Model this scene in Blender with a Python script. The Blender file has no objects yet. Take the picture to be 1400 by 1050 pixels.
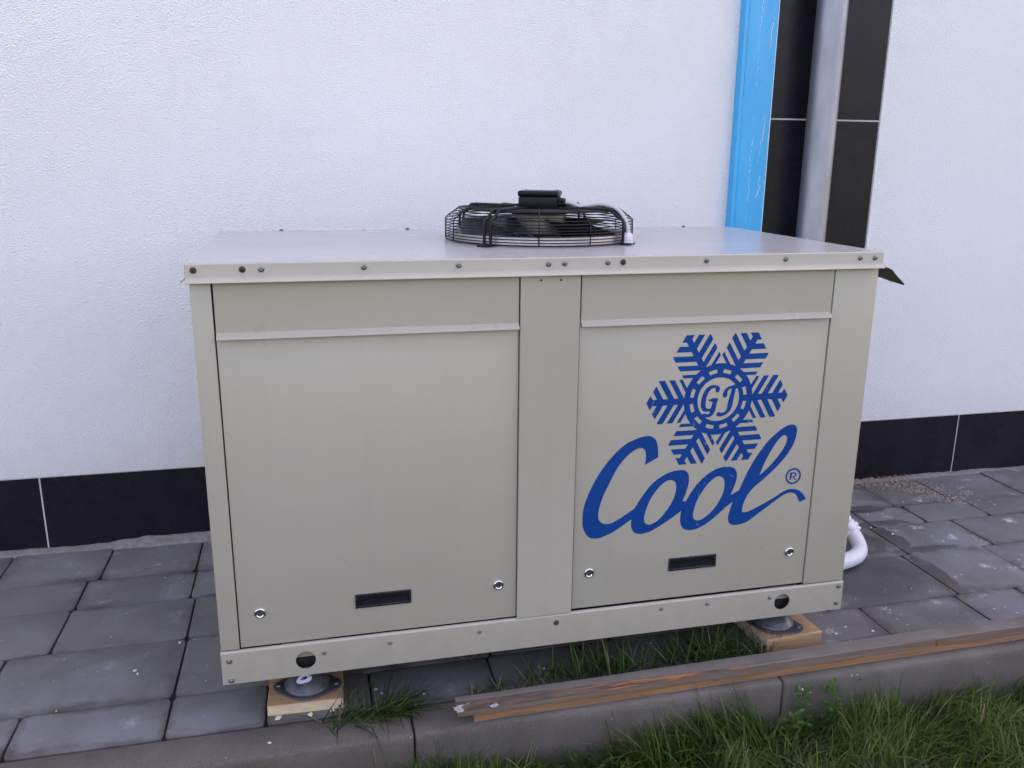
import bpy, bmesh, math, random
import numpy as np
from mathutils import Vector, Matrix
random.seed(7); rng = np.random.default_rng(7)
scene = bpy.context.scene
COL = scene.collection
R = math.radians

# ------------------------------------------------------------------ camera
cam_d = bpy.data.cameras.new('camera')
cam = bpy.data.objects.new('camera', cam_d); COL.objects.link(cam)
yaw, pitch, roll = 0.2366, 0.2562, 0.0092
fwd = Vector((math.sin(yaw)*math.cos(pitch), math.cos(yaw)*math.cos(pitch), -math.sin(pitch)))
rgt = Vector((math.cos(yaw), -math.sin(yaw), 0)); upv = rgt.cross(fwd)
r2 = rgt*math.cos(roll)+upv*math.sin(roll); u2 = -rgt*math.sin(roll)+upv*math.cos(roll)
m = Matrix((r2, u2, -fwd)).transposed().to_4x4(); m.translation = Vector((0.2196, -1.7205, 1.1001))
cam.matrix_world = m
cam_d.sensor_width = 36; cam_d.lens = 36*1170.83/1400
cam_d.clip_start = 0.02; cam_d.clip_end = 1500
scene.camera = cam

# ------------------------------------------------------------------ sky, sun, exposure
SUN_EL, SUN_AZ = R(42), R(22)          # the sun stands behind the house: the whole yard front is in its shade
world = bpy.data.worlds.new('World'); scene.world = world; world.use_nodes = True
wn = world.node_tree; wn.nodes.clear()
sky = wn.nodes.new('ShaderNodeTexSky'); sky.sky_type = 'NISHITA'; sky.sun_disc = False
sky.sun_elevation = SUN_EL; sky.sun_rotation = SUN_AZ
sky.air_density = 1.0; sky.dust_density = 6.0; sky.ozone_density = 0.6
hs = wn.nodes.new('ShaderNodeHueSaturation'); hs.inputs['Saturation'].default_value = 1.0
bg = wn.nodes.new('ShaderNodeBackground'); bg.inputs['Strength'].default_value = 0.15
wo = wn.nodes.new('ShaderNodeOutputWorld')
wn.links.new(sky.outputs[0], hs.inputs['Color']); tint = wn.nodes.new('ShaderNodeMix'); tint.data_type = 'RGBA'; tint.blend_type = 'MULTIPLY'      # the camera's white balance for open shade
tint.inputs[0].default_value = 1; tint.inputs[7].default_value = (1.295, 1.0, .93, 1)
wn.links.new(hs.outputs[0], tint.inputs[6]); wn.links.new(tint.outputs[2], bg.inputs[0]); wn.links.new(bg.outputs[0], wo.inputs[0])
sl = bpy.data.lights.new('sun', 'SUN'); sl.energy = 3.0; sl.angle = R(0.5); sl.color = (1, .95, .87)
sun = bpy.data.objects.new('sun', sl); COL.objects.link(sun)
sd = Vector((math.sin(SUN_AZ)*math.cos(SUN_EL), math.cos(SUN_AZ)*math.cos(SUN_EL), math.sin(SUN_EL)))
sun.rotation_euler = sd.to_track_quat('Z', 'Y').to_euler(); sun.location = (0, 12, 14)
vs = scene.view_settings
vs.view_transform = 'Standard'; vs.look = 'None'; vs.gamma = 1; vs.exposure = 2.68
try: vs.use_curve_mapping = False
except Exception: pass

# ------------------------------------------------------------------ helpers
def tag(o, label=None, cat=None, group=None, kind=None):
    if label: o['label'] = label
    if cat: o['category'] = cat
    if group: o['group'] = group
    if kind: o['kind'] = kind
    return o

def empty(name, loc=(0, 0, 0), parent=None):
    o = bpy.data.objects.new(name, None); COL.objects.link(o); o.location = loc
    o.empty_display_size = 0.05
    if parent: o.parent = parent
    return o

def link(name, me, mat, parent=None, loc=None, smooth=None):
    if isinstance(mat, (list, tuple)):
        for x in mat: me.materials.append(x)
    elif mat: me.materials.append(mat)
    o = bpy.data.objects.new(name, me); COL.objects.link(o)
    if parent: o.parent = parent
    if loc is not None: o.location = loc
    if smooth is not None:
        me.polygons.foreach_set('use_smooth', [True]*len(me.polygons))
        if smooth < 179:
            try: me.set_sharp_from_angle(angle=R(smooth))
            except Exception: pass
    return o

class MB:
    """collects shapes in one bmesh"""
    def __init__(s): s.bm = bmesh.new()
    def box(s, x0, x1, y0, y1, z0, z1, bev=0, seg=2, mi=0):
        bm = s.bm
        vs_ = [bm.verts.new((x, y, z)) for x in (x0, x1) for y in (y0, y1) for z in (z0, z1)]
        fs = [bm.faces.new([vs_[i] for i in q]) for q in ((0,1,3,2),(4,6,7,5),(0,4,5,1),(2,3,7,6),(0,2,6,4),(1,5,7,3))]
        for f in fs: f.material_index = mi
        if bev:
            es = list({e for f in fs for e in f.edges})
            bmesh.ops.bevel(bm, geom=es, offset=bev, segments=seg, affect='EDGES', profile=.5, material=mi)
        return s
    def prism(s, pts, axis, a0, a1, caps=True, mi=0, closed=True):
        """pts: 2D outline; axis 'x': (y,z) pts swept along x; 'y': (x,z); 'z': (x,y)"""
        bm = s.bm
        def mk(p, a): return {'x': (a, p[0], p[1]), 'y': (p[0], a, p[1]), 'z': (p[0], p[1], a)}[axis]
        A = [bm.verts.new(mk(p, a0)) for p in pts]; B = [bm.verts.new(mk(p, a1)) for p in pts]
        n = len(pts); fs = []
        for i in range(n if closed else n-1):
            j = (i+1) % n
            fs.append(bm.faces.new((A[i], A[j], B[j], B[i])))
        if caps and closed:
            fs.append(bm.faces.new(A[::-1])); fs.append(bm.faces.new(B))
        for f in fs: f.material_index = mi
        bmesh.ops.recalc_face_normals(bm, faces=fs)
        return s
    def tube(s, pts, r, n=8, caps=True, closed=False, mi=0):
        bm = s.bm; P = [Vector(p) for p in pts]; N = len(P)
        rs = r if isinstance(r, (list, tuple)) else [r]*N
        rings = []; prev = None
        for i, p in enumerate(P):
            if closed: t = P[(i+1) % N]-P[i-1]
            else: t = P[min(i+1, N-1)]-P[max(i-1, 0)]
            t.normalize()
            if prev is None:
                a = Vector((0, 0, 1)) if abs(t.z) < .9 else Vector((1, 0, 0))
                u = t.cross(a).normalized()
            else:
                u = (prev - t*prev.dot(t)).normalized()
            prev = u; v = t.cross(u)
            rings.append([bm.verts.new(p+(u*math.cos(2*math.pi*k/n)+v*math.sin(2*math.pi*k/n))*rs[i]) for k in range(n)])
        for i in range(N if closed else N-1):
            a, b = rings[i], rings[(i+1) % N]
            for k in range(n):
                f = bm.faces.new((a[k], a[(k+1) % n], b[(k+1) % n], b[k])); f.material_index = mi
        if caps and not closed:
            bm.faces.new(rings[0][::-1]).material_index = mi; bm.faces.new(rings[-1]).material_index = mi
        return s
    def lathe(s, prof, n=24, c=(0, 0, 0), axis='z', mi=0):
        """prof: (r, h) list; axis z up, or 'y' (h goes towards -y)"""
        bm = s.bm; rings = []
        def P(r, h, a):
            x, y = r*math.cos(a), r*math.sin(a)
            return (c[0]+x, c[1]+y, c[2]+h) if axis == 'z' else (c[0]+x, c[1]-h, c[2]+y)
        for r, h in prof:
            if r < 1e-6: rings.append([bm.verts.new(P(0, h, 0))])
            else: rings.append([bm.verts.new(P(r, h, 2*math.pi*k/n)) for k in range(n)])
        fs = []
        for a, b in zip(rings, rings[1:]):
            for k in range(n):
                k2 = (k+1) % n
                if len(a) == 1 and len(b) == 1: continue
                if len(a) == 1: fs.append(bm.faces.new((a[0], b[k2], b[k])))
                elif len(b) == 1: fs.append(bm.faces.new((a[k], a[k2], b[0])))
                else: fs.append(bm.faces.new((a[k], a[k2], b[k2], b[k])))
        for f in fs: f.material_index = mi
        bmesh.ops.recalc_face_normals(bm, faces=fs)
        return s
    def poly(s, pts, mi=0):
        f = s.bm.faces.new([s.bm.verts.new(p) for p in pts]); f.material_index = mi; return f
    def mesh(s, name):
        me = bpy.data.meshes.new(name); s.bm.to_mesh(me); s.bm.free(); return me
    def build(s, name, mat, parent=None, loc=None, smooth=40):
        return link(name, s.mesh(name), mat, parent, loc, smooth)

def fill2d(contours, th, name='fill'):
    """filled flat shape with holes, extruded: local xy outline, thickness th along z (0..th)"""
    cu = bpy.data.curves.new(name, 'CURVE'); cu.dimensions = '2D'; cu.fill_mode = 'BOTH'; cu.extrude = th/2
    for c in contours:
        sp = cu.splines.new('POLY'); sp.points.add(len(c)-1); sp.use_cyclic_u = True
        for p, q in zip(sp.points, c): p.co = (q[0], q[1], 0, 1)
    o = bpy.data.objects.new('tmp', cu); COL.objects.link(o)
    dg = bpy.context.evaluated_depsgraph_get(); dg.update()
    me = bpy.data.meshes.new_from_object(o.evaluated_get(dg))
    bpy.data.objects.remove(o); bpy.data.curves.remove(cu)
    me.materials.clear()
    me.name = name
    me.transform(Matrix.Translation((0, 0, th/2)))
    return me

def to_front(me, y):      # xy -> xz plane facing -y, back at y
    me.transform(Matrix(((1,0,0,0),(0,0,-1,y),(0,1,0,0),(0,0,0,1))))
    return me

def circle(cx, cy, r, n=32): return [(cx+r*math.cos(2*math.pi*k/n), cy+r*math.sin(2*math.pi*k/n)) for k in range(n)]

def spline(pts, sub=5):
    """closed Catmull-Rom through pts; a third entry marks a corner"""
    n = len(pts); out = []
    P = [Vector(p[:2]) for p in pts]; K = [len(p) > 2 for p in pts]
    for i in range(n):
        j = (i+1) % n; p0 = P[i-1] if not K[i] else P[i]*2-P[j]; p1 = P[i]; p2 = P[j]; p3 = P[(j+1) % n] if not K[j] else P[j]*2-P[i]
        if K[i]: p0 = p1 + (p1-p2)*.5
        if K[j]: p3 = p2 + (p2-p1)*.5
        for s in range(sub):
            t = s/sub
            q = 0.5*((2*p1)+(-p0+p2)*t+(2*p0-5*p1+4*p2-p3)*t*t+(-p0+3*p1-3*p2+p3)*t**3)
            out.append((q.x, q.y))
    return out

def smoothpath(pts, sub=6):
    P = [Vector(p) for p in pts]; out = []
    for i in range(len(P)-1):
        p0 = P[i-1] if i else P[0]*2-P[1]; p1, p2 = P[i], P[i+1]; p3 = P[i+2] if i+2 < len(P) else P[-1]*2-P[-2]
        for s in range(sub):
            t = s/sub
            out.append(0.5*((2*p1)+(-p0+p2)*t+(2*p0-5*p1+4*p2-p3)*t*t+(-p0+3*p1-3*p2+p3)*t**3))
    out.append(P[-1]); return out

# ------------------------------------------------------------------ materials
class NT:
    def __init__(s, name):
        s.m = bpy.data.materials.new(name); s.m.use_nodes = True
        s.t = s.m.node_tree; s.b = s.t.nodes['Principled BSDF']
    def n(s, typ, **kw):
        x = s.t.nodes.new(typ)
        for k, v in kw.items():
            if k.startswith('i_'):
                key = k[2:].replace('_', ' ')
                x.inputs[int(key) if key.isdigit() else key].default_value = v
            else: setattr(x, k, v)
        return x
    def l(s, a, b): s.t.links.new(a, b)
    def pos(s, kind='obj', scale=(1, 1, 1), rot=(0, 0, 0)):
        if kind == 'world': o = s.n('ShaderNodeNewGeometry').outputs['Position']
        else: o = s.n('ShaderNodeTexCoord').outputs['Object']
        mp = s.n('ShaderNodeMapping'); mp.inputs['Scale'].default_value = scale; mp.inputs['Rotation'].default_value = rot
        s.l(o, mp.inputs[0]); return mp.outputs[0]
    def noise(s, vec, scale, detail=4, rough=.55, dist=0):
        x = s.n('ShaderNodeTexNoise'); x.inputs['Scale'].default_value = scale; x.inputs['Detail'].default_value = detail
        x.inputs['Roughness'].default_value = rough; x.inputs['Distortion'].default_value = dist
        s.l(vec, x.inputs['Vector']); return x.outputs['Fac']
    def vor(s, vec, scale, feature='F1', rand=1.0):
        x = s.n('ShaderNodeTexVoronoi', feature=feature); x.inputs['Scale'].default_value = scale
        x.inputs['Randomness'].default_value = rand; s.l(vec, x.inputs['Vector']); return x.outputs['Distance']
    def ramp(s, fac, a, b, lo=0.0, hi=1.0):
        x = s.n('ShaderNodeMapRange'); x.inputs['From Min'].default_value = a; x.inputs['From Max'].default_value = b
        x.inputs['To Min'].default_value = lo; x.inputs['To Max'].default_value = hi
        s.l(fac, x.inputs['Value']); return x.outputs[0]
    def mix(s, fac, a, b, blend='MIX'):
        x = s.n('ShaderNodeMix', data_type='RGBA', blend_type=blend)
        for k, v in ((0, fac), (6, a), (7, b)):
            if isinstance(v, (float, int)): x.inputs[k].default_value = v
            elif isinstance(v, tuple): x.inputs[k].default_value = v+(1,) if len(v) == 3 else v
            else: s.l(v, x.inputs[k])
        return x.outputs[2]
    def math(s, op, a, b=0.0):
        x = s.n('ShaderNodeMath', operation=op)
        for k, v in ((0, a), (1, b)):
            if isinstance(v, (float, int)): x.inputs[k].default_value = v
            else: s.l(v, x.inputs[k])
        return x.outputs[0]
    def bump(s, h, dist, strength=1.0, prev=None):
        x = s.n('ShaderNodeBump'); x.inputs['Distance'].default_value = dist; x.inputs['Strength'].default_value = strength
        s.l(h, x.inputs['Height'])
        if prev is not None: s.l(prev, x.inputs['Normal'])
        return x.outputs[0]
    def out(s, col=None, rough=None, metal=None, normal=None, spec=None):
        for key, v in (('Base Color', col), ('Roughness', rough), ('Metallic', metal), ('Normal', normal), ('Specular IOR Level', spec)):
            if v is None: continue
            if isinstance(v, (float, int)): s.b.inputs[key].default_value = v
            elif isinstance(v, tuple): s.b.inputs[key].default_value = v+(1,) if len(v) == 3 else v
            else: s.l(v, s.b.inputs[key])
        return s.m

def simple(name, col, rough=.5, metal=0.0, var=.12, scale=60, spec=.5, bump=0.0):
    t = NT(name); p = t.pos('world'); n1 = t.noise(p, scale, 5)
    c = t.mix(t.ramp(n1, .3, .7), tuple(x*(1-var) for x in col), tuple(min(1, x*(1+var)) for x in col))
    nr = t.bump(t.noise(p, scale*4, 3), bump, .5) if bump else None
    return t.out(c, t.ramp(t.noise(p, scale*.6, 3), .3, .7, max(0, rough-.06), min(1, rough+.06)), metal, nr, spec)

M = {}
def mat_plaster():
    t = NT('white_plaster'); p = t.pos('world', (1, 1, 1.0), (0, R(32), 0))
    p2 = t.pos('world', (0.75, 1, 1.35), (0, R(-28), 0))
    a = t.noise(p2, 215, 2, .6, .25); b = t.vor(p, 260, 'SMOOTH_F1'); c = t.noise(p, 480, 2)
    h = t.math('ADD', t.math('MULTIPLY', a, 1.0), t.math('MULTIPLY', b, .85)); h = t.math('ADD', h, t.math('MULTIPLY', c, .25)); h = t.math('MULTIPLY', h, t.ramp(t.noise(t.pos('world'), 11, 3, .6), .3, .7, .90, 1.05))
    big = t.noise(t.pos('world'), 1.3, 3)
    col = t.mix(t.ramp(big, .3, .7), (.80, .795, .80), (.83, .825, .83))
    col = t.mix(t.ramp(t.noise(t.pos('world'), 9, 6, .7), .60, .8, 0, .14), col, (.68, .67, .66))
    sx = t.n('ShaderNodeSeparateXYZ'); t.l(t.pos('world'), sx.inputs[0])
    zz = t.math('ADD', sx.outputs[2], t.math('MULTIPLY', t.noise(t.pos('world', (1, 1, .3)), 14, 5, .65), .16))
    col = t.mix(t.ramp(zz, .17, .36, .30, 0), col, (.58, .56, .54))                       # splashed soil above the plinth
    return t.out(col, .82, 0.0, t.bump(h, .0048, .74), .3)
def mat_tile():
    t = NT('black_tile'); p = t.pos('world')
    oi = t.n('ShaderNodeObjectInfo').outputs['Random']
    n1 = t.noise(p, 7, 5); c = t.mix(t.ramp(n1, .3, .7), (.0085, .0078, .0120), (.0130, .0120, .0170))
    c = t.mix(t.ramp(t.noise(p, 2.4, 7, .75), .56, .80, 0, .16), c, (.045, .042, .040))
    return t.out(c, t.ramp(t.noise(p, 16, 4), .3, .7, .22, .32), 0.0, t.bump(t.noise(p, 300, 2), .0003, .2), .22)
def mat_paint(name='beige_paint', a=(.344, .323, .260), b_=(.362, .341, .276), rough=(.27, .35), spec=.45, sky_pale=0.0):
    t = NT(name); p = t.pos('world')
    n1 = t.noise(p, 1.7, 3); c = t.mix(t.ramp(n1, .3, .7), a, b_)
    c = t.mix(t.ramp(t.noise(p, 7, 6, .65), .48, .8, 0, .22), c, tuple(x*.80 for x in a))            # faint grime
    sx = t.n('ShaderNodeSeparateXYZ'); t.l(p, sx.inputs[0]); zz = t.math('ADD', sx.outputs[2], t.math('MULTIPLY', t.math('SUBTRACT', t.noise(p, 22, 6, .7), .5), .22))
    c = t.mix(t.ramp(zz, -.03, .10, .30, 0), c, (.17, .15, .12))                              # soil splashed along the bottom
    st = t.noise(t.pos('world', (26, 26, 1.0)), 1.0, 4); c = t.mix(t.ramp(st, .56, .8, 0, .16), c, tuple(x*.78 for x in a))   # faint runs
    sp = t.ramp(t.vor(p, 13), .016, .024, 1, 0); msk = t.ramp(t.noise(p, 5.5, 2), .54, .58)
    c = t.mix(t.math('MULTIPLY', sp, t.math('MULTIPLY', msk, .85)), c, (.07, .05, .035))           # specks
    if sky_pale:
        c = t.mix(t.ramp(t.noise(p, 3, 3, .5), .3, .7, sky_pale*.7, sky_pale), c, (.42, .42, .425))  # pale blue-grey mixed in as the sky's brightness on the lid top
    nb = t.bump(t.noise(p, 260, 2), .0006, .10); nb = t.bump(t.noise(p, 2.6, 2), .02, .11, nb)
    return t.out(c, t.ramp(t.noise(p, 6, 4), .3, .7, rough[0], rough[1]), 0.0, nb, spec)
def mat_stone():
    t = NT('grey_concrete_paver'); p = t.pos('world'); oi = t.n('ShaderNodeObjectInfo').outputs['Random']
    base = t.mix(oi, (.104, .102, .092), (.140, .137, .126))
    c = t.mix(t.ramp(t.noise(p, 5.5, 6, .65), .34, .68), t.mix(.55, base, (.075, .070, .068)), base)
    c = t.mix(t.ramp(t.noise(p, 2.6, 5, .6, .5), .48, .66, 0, .8), c, (.165, .168, .180))             # pale bloom
    c = t.mix(t.ramp(t.noise(p, 420, 2), .45, .75, 0, .35), c, (.22, .215, .21))
    # splashes of lime, more of them towards the right-hand side
    sx = t.n('ShaderNodeSeparateXYZ'); t.l(p, sx.inputs[0])
    right = t.ramp(sx.outputs[0], .9, 1.9, .25, 1.0)
    wp = t.n('ShaderNodeVectorMath', operation='ADD'); nz = t.n('ShaderNodeTexNoise'); nz.inputs['Scale'].default_value = 34; nz.inputs['Detail'].default_value = 4
    t.l(p, nz.inputs['Vector']); sc = t.n('ShaderNodeVectorMath', operation='SCALE'); sc.inputs['Scale'].default_value = .05
    t.l(nz.outputs['Color'], sc.inputs[0]); t.l(p, wp.inputs[0]); t.l(sc.outputs[0], wp.inputs[1]); w = wp.outputs[0]
    s1 = t.ramp(t.vor(w, 9.0), .05, .26, 1, 0); s1 = t.math('MULTIPLY', s1, t.ramp(t.noise(p, 3.4, 2), .34, .46)); s1 = t.math('MULTIPLY', s1, t.ramp(t.noise(p, 60, 4, .7), .40, .58))
    s2 = t.ramp(t.vor(w, 36), .10, .20, 1, 0); s2 = t.math('MULTIPLY', s2, t.ramp(t.noise(p, 7.0, 2), .50, .58))
    s = t.math('MULTIPLY', t.math('MAXIMUM', s1, t.math('MULTIPLY', s2, .8)), right)
    c = t.mix(t.math('MULTIPLY', s, .9), c, (.50, .50, .51))
    # damp patches where the drain hose drips
    def ell(cx, cy, rx, ry, soft=.35):
        mp = t.n('ShaderNodeMapping'); mp.vector_type = 'POINT'
        mp.inputs['Location'].default_value = (-cx/rx, -cy/ry, 0); mp.inputs['Scale'].default_value = (1/rx, 1/ry, 0)
        t.l(w, mp.inputs[0]); ln = t.n('ShaderNodeVectorMath', operation='LENGTH'); t.l(mp.outputs[0], ln.inputs[0])
        return t.ramp(ln.outputs['Value'], 1-soft, 1.0, 1, 0)
    d = ell(1.88, .345, .25, .16, .45)
    for e in ((1.98, .57, .09, .10, .2), (2.15, .480, .14, .024, .2), (2.070, .34, .030, .13, .2), (2.12, .690, .15, .027, .2), (2.105, .58, .035, .10, .25), (1.97, .09, .16, .07, .95), (2.16, .81, .10, .03, .3)):
        d = t.math('MAXIMUM', d, ell(e[0]+.025, e[1]+.025, *e[2:]))
    c = t.mix(t.math('MULTIPLY', d, .74), c, (.034, .032, .032))
    # stained rims: dirt soaked in from the joints, uneven along the edge
    gc = t.n('ShaderNodeTexCoord').outputs['Generated']; gs = t.n('ShaderNodeSeparateXYZ'); t.l(gc, gs.inputs[0])
    def edge(o): return t.math('SUBTRACT', .5, t.math('ABSOLUTE', t.math('SUBTRACT', o, .5)))
    ed = t.math('MINIMUM', edge(gs.outputs[0]), t.math('MULTIPLY', edge(gs.outputs[1]), .72))
    ed = t.math('ADD', ed, t.math('MULTIPLY', t.math('SUBTRACT', t.noise(p, 5.5, 6, .65), .5), .42))
    rim = t.math('MULTIPLY', t.ramp(ed, .030, .100, 1, 0), t.ramp(t.noise(p, 3.1, 5, .7), .44, .56, 0, .75))
    c = t.mix(rim, c, (.070, .062, .058))
    mo = t.math('MULTIPLY', t.ramp(ed, .02, .045, 1, 0), t.ramp(t.noise(p, 6.5, 3, .6), .55, .68, 0, .6)); c = t.mix(mo, c, (.052, .040, .028))
    nb = t.bump(t.noise(p, 300, 5, .85), .0030, .75); nb = t.bump(t.noise(p, 26, 4), .003, .2, nb)
    ro = t.mix(d, (.82, .82, .82), (.42, .42, .42))
    return t.out(c, ro, 0.0, nb, .35)
def mat_kerb():
    t = NT('concrete_kerb'); p = t.pos('world')
    c = t.mix(t.ramp(t.noise(p, 6, 6, .65), .33, .68), (.088, .078, .066), (.138, .125, .108))
    c = t.mix(t.ramp(t.noise(p, 300, 2), .45, .72, 0, .4), c, (.20, .19, .175))
    c = t.mix(t.ramp(t.vor(p, 26), .04, .07, .6, 0), c, (.33, .325, .32)); c = t.mix(t.ramp(t.vor(p, 95), .10, .18, .7, 0), c, (.050, .046, .042))
    sx = t.n('ShaderNodeSeparateXYZ'); t.l(p, sx.inputs[0])
    zz = t.math('ADD', sx.outputs[2], t.math('MULTIPLY', t.noise(p, 9, 4), .10))
    c = t.mix(t.ramp(zz, -.185, -.09, .55, 0), c, (.075, .065, .052))              # splash-back soil
    nb = t.bump(t.noise(p, 260, 5, .85), .004, .85); nb = t.bump(t.noise(p, 22, 4), .004, .2, nb)
    return t.out(c, .88, 0.0, nb, .3)
def mat_wood(name, a, b, grey, gmix, scale=(3, 60, 60), knots=True):
    t = NT(name); p = t.pos('obj', scale)
    g = t.noise(p, 1.0, 6, .65, 1.2); f = t.noise(t.pos('obj', (scale[0]*2, scale[1]*6, scale[2]*6)), 1.0, 3)
    c = t.mix(t.ramp(g, .3, .7), a, b)
    c = t.mix(t.ramp(f, .35, .7, 0, .4), c, tuple(x*.55 for x in a))
    c = t.mix(t.ramp(t.noise(t.pos('obj', (5, 25, 25)), 1.0, 5, .6), .35, .65, max(0, gmix-.3), min(1, gmix+.25)), c, grey)
    nb = t.bump(f, .0015, .5); nb = t.bump(g, .003, .35, nb)
    return t.out(c, .78, 0.0, nb, .3)
def mat_grass(name, stops, rough=.5):
    t = NT(name); at = t.n('ShaderNodeAttribute', attribute_name='tint')
    r = t.n('ShaderNodeValToRGB'); e = r.color_ramp.elements
    while len(e) > 1: e.remove(e[-1])
    e[0].position = stops[0][0]; e[0].color = stops[0][1]+(1,)
    for q, cc in stops[1:]:
        x = e.new(q); x.color = cc+(1,)
    t.l(at.outputs['Fac'], r.inputs[0])
    t.b.inputs['Subsurface Weight'].default_value = 0
    m_ = t.out(r.outputs[0], rough, 0.0, None, .16)
    tr = t.n('ShaderNodeBsdfTranslucent'); t.l(r.outputs[0], tr.inputs[0])
    ms = t.n('ShaderNodeMixShader'); ms.inputs[0].default_value = .28
    om = [x for x in t.t.nodes if x.type == 'OUTPUT_MATERIAL'][0]
    t.l(t.b.outputs[0], ms.inputs[1]); t.l(tr.outputs[0], ms.inputs[2]); t.l(ms.outputs[0], om.inputs[0])
    return m_
def mat_ground():
    t = NT('lawn_soil'); p = t.pos('world')
    c = t.mix(t.ramp(t.noise(p, 30, 6, .7), .35, .65), (.030, .024, .016), (.055, .042, .027))
    sx = t.n('ShaderNodeSeparateXYZ'); t.l(p, sx.inputs[0])
    far = t.ramp(t.math('ABSOLUTE', t.math('ADD', sx.outputs[1], 1.2)), 3.0, 5.0)
    g = t.mix(t.ramp(t.noise(p, 12, 6, .7), .3, .7), (.030, .055, .014), (.075, .105, .032))
    c = t.mix(t.math('MAXIMUM', far, t.ramp(t.noise(p, 6, 4), .45, .6, 0, .7)), c, g)
    return t.out(c, .95, 0.0, t.bump(t.noise(p, 70, 5, .7), .02, .7), .2)
def mat_zinc():
    t = NT('galvanised_zinc'); p = t.pos('world'); q = t.pos('world', (1, 1, .25))
    c = t.mix(t.ramp(t.noise(q, 20, 6, .7), .3, .7), (.19, .196, .21), (.265, .27, .285))
    c = t.mix(t.ramp(t.noise(t.pos('world', (2, 2, .5)), 16, 6, .75), .55, .75, 0, .45), c, (.30, .265, .22))
    return t.out(c, t.ramp(t.noise(q, 26, 5), .3, .7, .34, .50), .65, t.bump(t.noise(p, 40, 4), .002, .2), .5)
def mat_foil():
    t = NT('blue_foil'); p = t.pos('world', (1, 1, .35))
    c = t.mix(t.ramp(t.noise(p, 9, 4), .3, .7), (.038, .335, .640), (.055, .385, .700))
    c = t.mix(t.ramp(t.noise(t.pos('world', (1, 1, 8)), .5, 2), .60, .72, 0, .25), c, (.13, .45, .72))
    nb = t.bump(t.noise(t.pos('world', (14, 14, 1.2)), 2.0, 4), .004, .35)
    return t.out(c, t.ramp(t.noise(p, 30, 4), .3, .7, .22, .36), 0.0, nb, .5)
def mat_vinyl():
    t = NT('blue_vinyl'); p = t.pos('world')
    c = t.mix(t.ramp(t.noise(p, 8, 4), .3, .7), (.0026, .038, .190), (.0034, .046, .218))
    v = t.n('ShaderNodeTexNoise'); v.inputs['Scale'].default_value = 26; v.inputs['Detail'].default_value = 2
    t.l(t.pos('world', (1, 1, .5), (0, .5, 0)), v.inputs['Vector'])
    s = t.ramp(t.math('ABSOLUTE', t.math('SUBTRACT', v.outputs['Fac'], .5)), .0015, .006, 1, 0)
    msk = t.ramp(t.noise(p, 15, 3), .58, .62)
    c = t.mix(t.math('MULTIPLY', t.math('MULTIPLY', s, msk), .6), c, (.30, .36, .46))
    return t.out(c, .45, 0.0, t.bump(t.noise(p, 60, 3), .001, .12), .22)
def mat_sand():
    t = NT('grey_mortar'); p = t.pos('world')
    c = t.mix(t.ramp(t.noise(p, 40, 6, .75), .35, .65), (.15, .14, .12), (.25, .235, .205))
    return t.out(c, .95, 0.0, t.bump(t.noise(p, 160, 5, .75), .006, .8), .2)

M['plaster'] = mat_plaster(); M['tile'] = mat_tile(); M['paint'] = mat_paint(); M['lid'] = mat_paint('sky_lit_beige_paint', (.335, .338, .325), (.352, .356, .344), (.24, .28), .7, .25); M['stone'] = mat_stone(); M['kerb'] = mat_kerb()  # lid: the cabinet's beige, painted paler and bluer for sky light on top
M['grout'] = simple('light_grout', (.50, .48, .48), .9, 0, .1, 40)
M['dark'] = simple('dark_interior', (.012, .012, .013), .8, 0, .2, 30)
M['black_metal'] = simple('black_powder_coat', (.005, .005, .008), .40, 0, .25, 90, .25, .0004)
M['black_plastic'] = simple('black_plastic', (.005, .005, .008), .36, 0, .2, 120, .18, .0003)
M['handle'] = simple('handle_plastic', (.010, .010, .016), .30, 0, .15, 120, .5)
M['blade'] = simple('fan_blade_black', (.040, .040, .045), .30, 0, .3, 40)
M['motor'] = simple('cast_aluminium', (.30, .29, .28), .38, .8, .2, 60)
M['galv'] = simple('bright_sheet_steel', (.50, .49, .46), .40, .55, .12, 40)
M['screw'] = simple('steel_screw', (.22, .215, .21), .36, .8, .3, 200)
M['rust'] = simple('rusty_screw', (.055, .028, .020), .75, .1, .5, 300)
M['chrome'] = simple('chrome', (.62, .62, .64), .14, 1.0, .05, 100)
M['lockcore'] = simple('lock_core', (.12, .12, .13), .35, .6, .2, 100)
M['cable'] = simple('grey_cable', (.42, .41, .39), .5, 0, .08, 60)
M['white_plastic'] = simple('white_plastic', (.52, .53, .55), .42, 0, .05, 40)
M['wrap'] = simple('white_wrap_tape', (.58, .59, .62), .42, 0, .06, 30, .5, .002)
M['zinc'] = mat_zinc(); M['foil'] = mat_foil(); M['vinyl'] = mat_vinyl(); M['sand'] = mat_sand(); M['ground'] = mat_ground()
M['rubber'] = simple('grey_rubber_mount', (.075, .076, .086), .32, .15, .22, 70, .5, .0008)
M['sticker'] = simple('white_sticker', (.68, .68, .72), .4, 0, .04, 60)
M['scratch'] = simple('foil_scratch', (.55, .68, .80), .5, 0, .1, 200)
M['edge'] = simple('bare_foil_edge', (.45, .62, .78), .35, 0, .1, 60)
M['underside'] = simple('dull_grey_steel', (.13, .127, .112), .6, .2, .2, 60)
M['block'] = mat_wood('fresh_pine', (.36, .205, .095), (.54, .35, .185), (.34, .25, .15), .15, (6, 50, 90))
M['block_end'] = mat_wood('pine_end_grain', (.50, .40, .25), (.66, .55, .37), (.40, .33, .24), .12, (30, 30, 60))
M['plank_top'] = mat_wood('weathered_plank', (.092, .074, .056), (.165, .140, .114), (.118, .110, .100), .66, (2.5, 60, 90))
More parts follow.
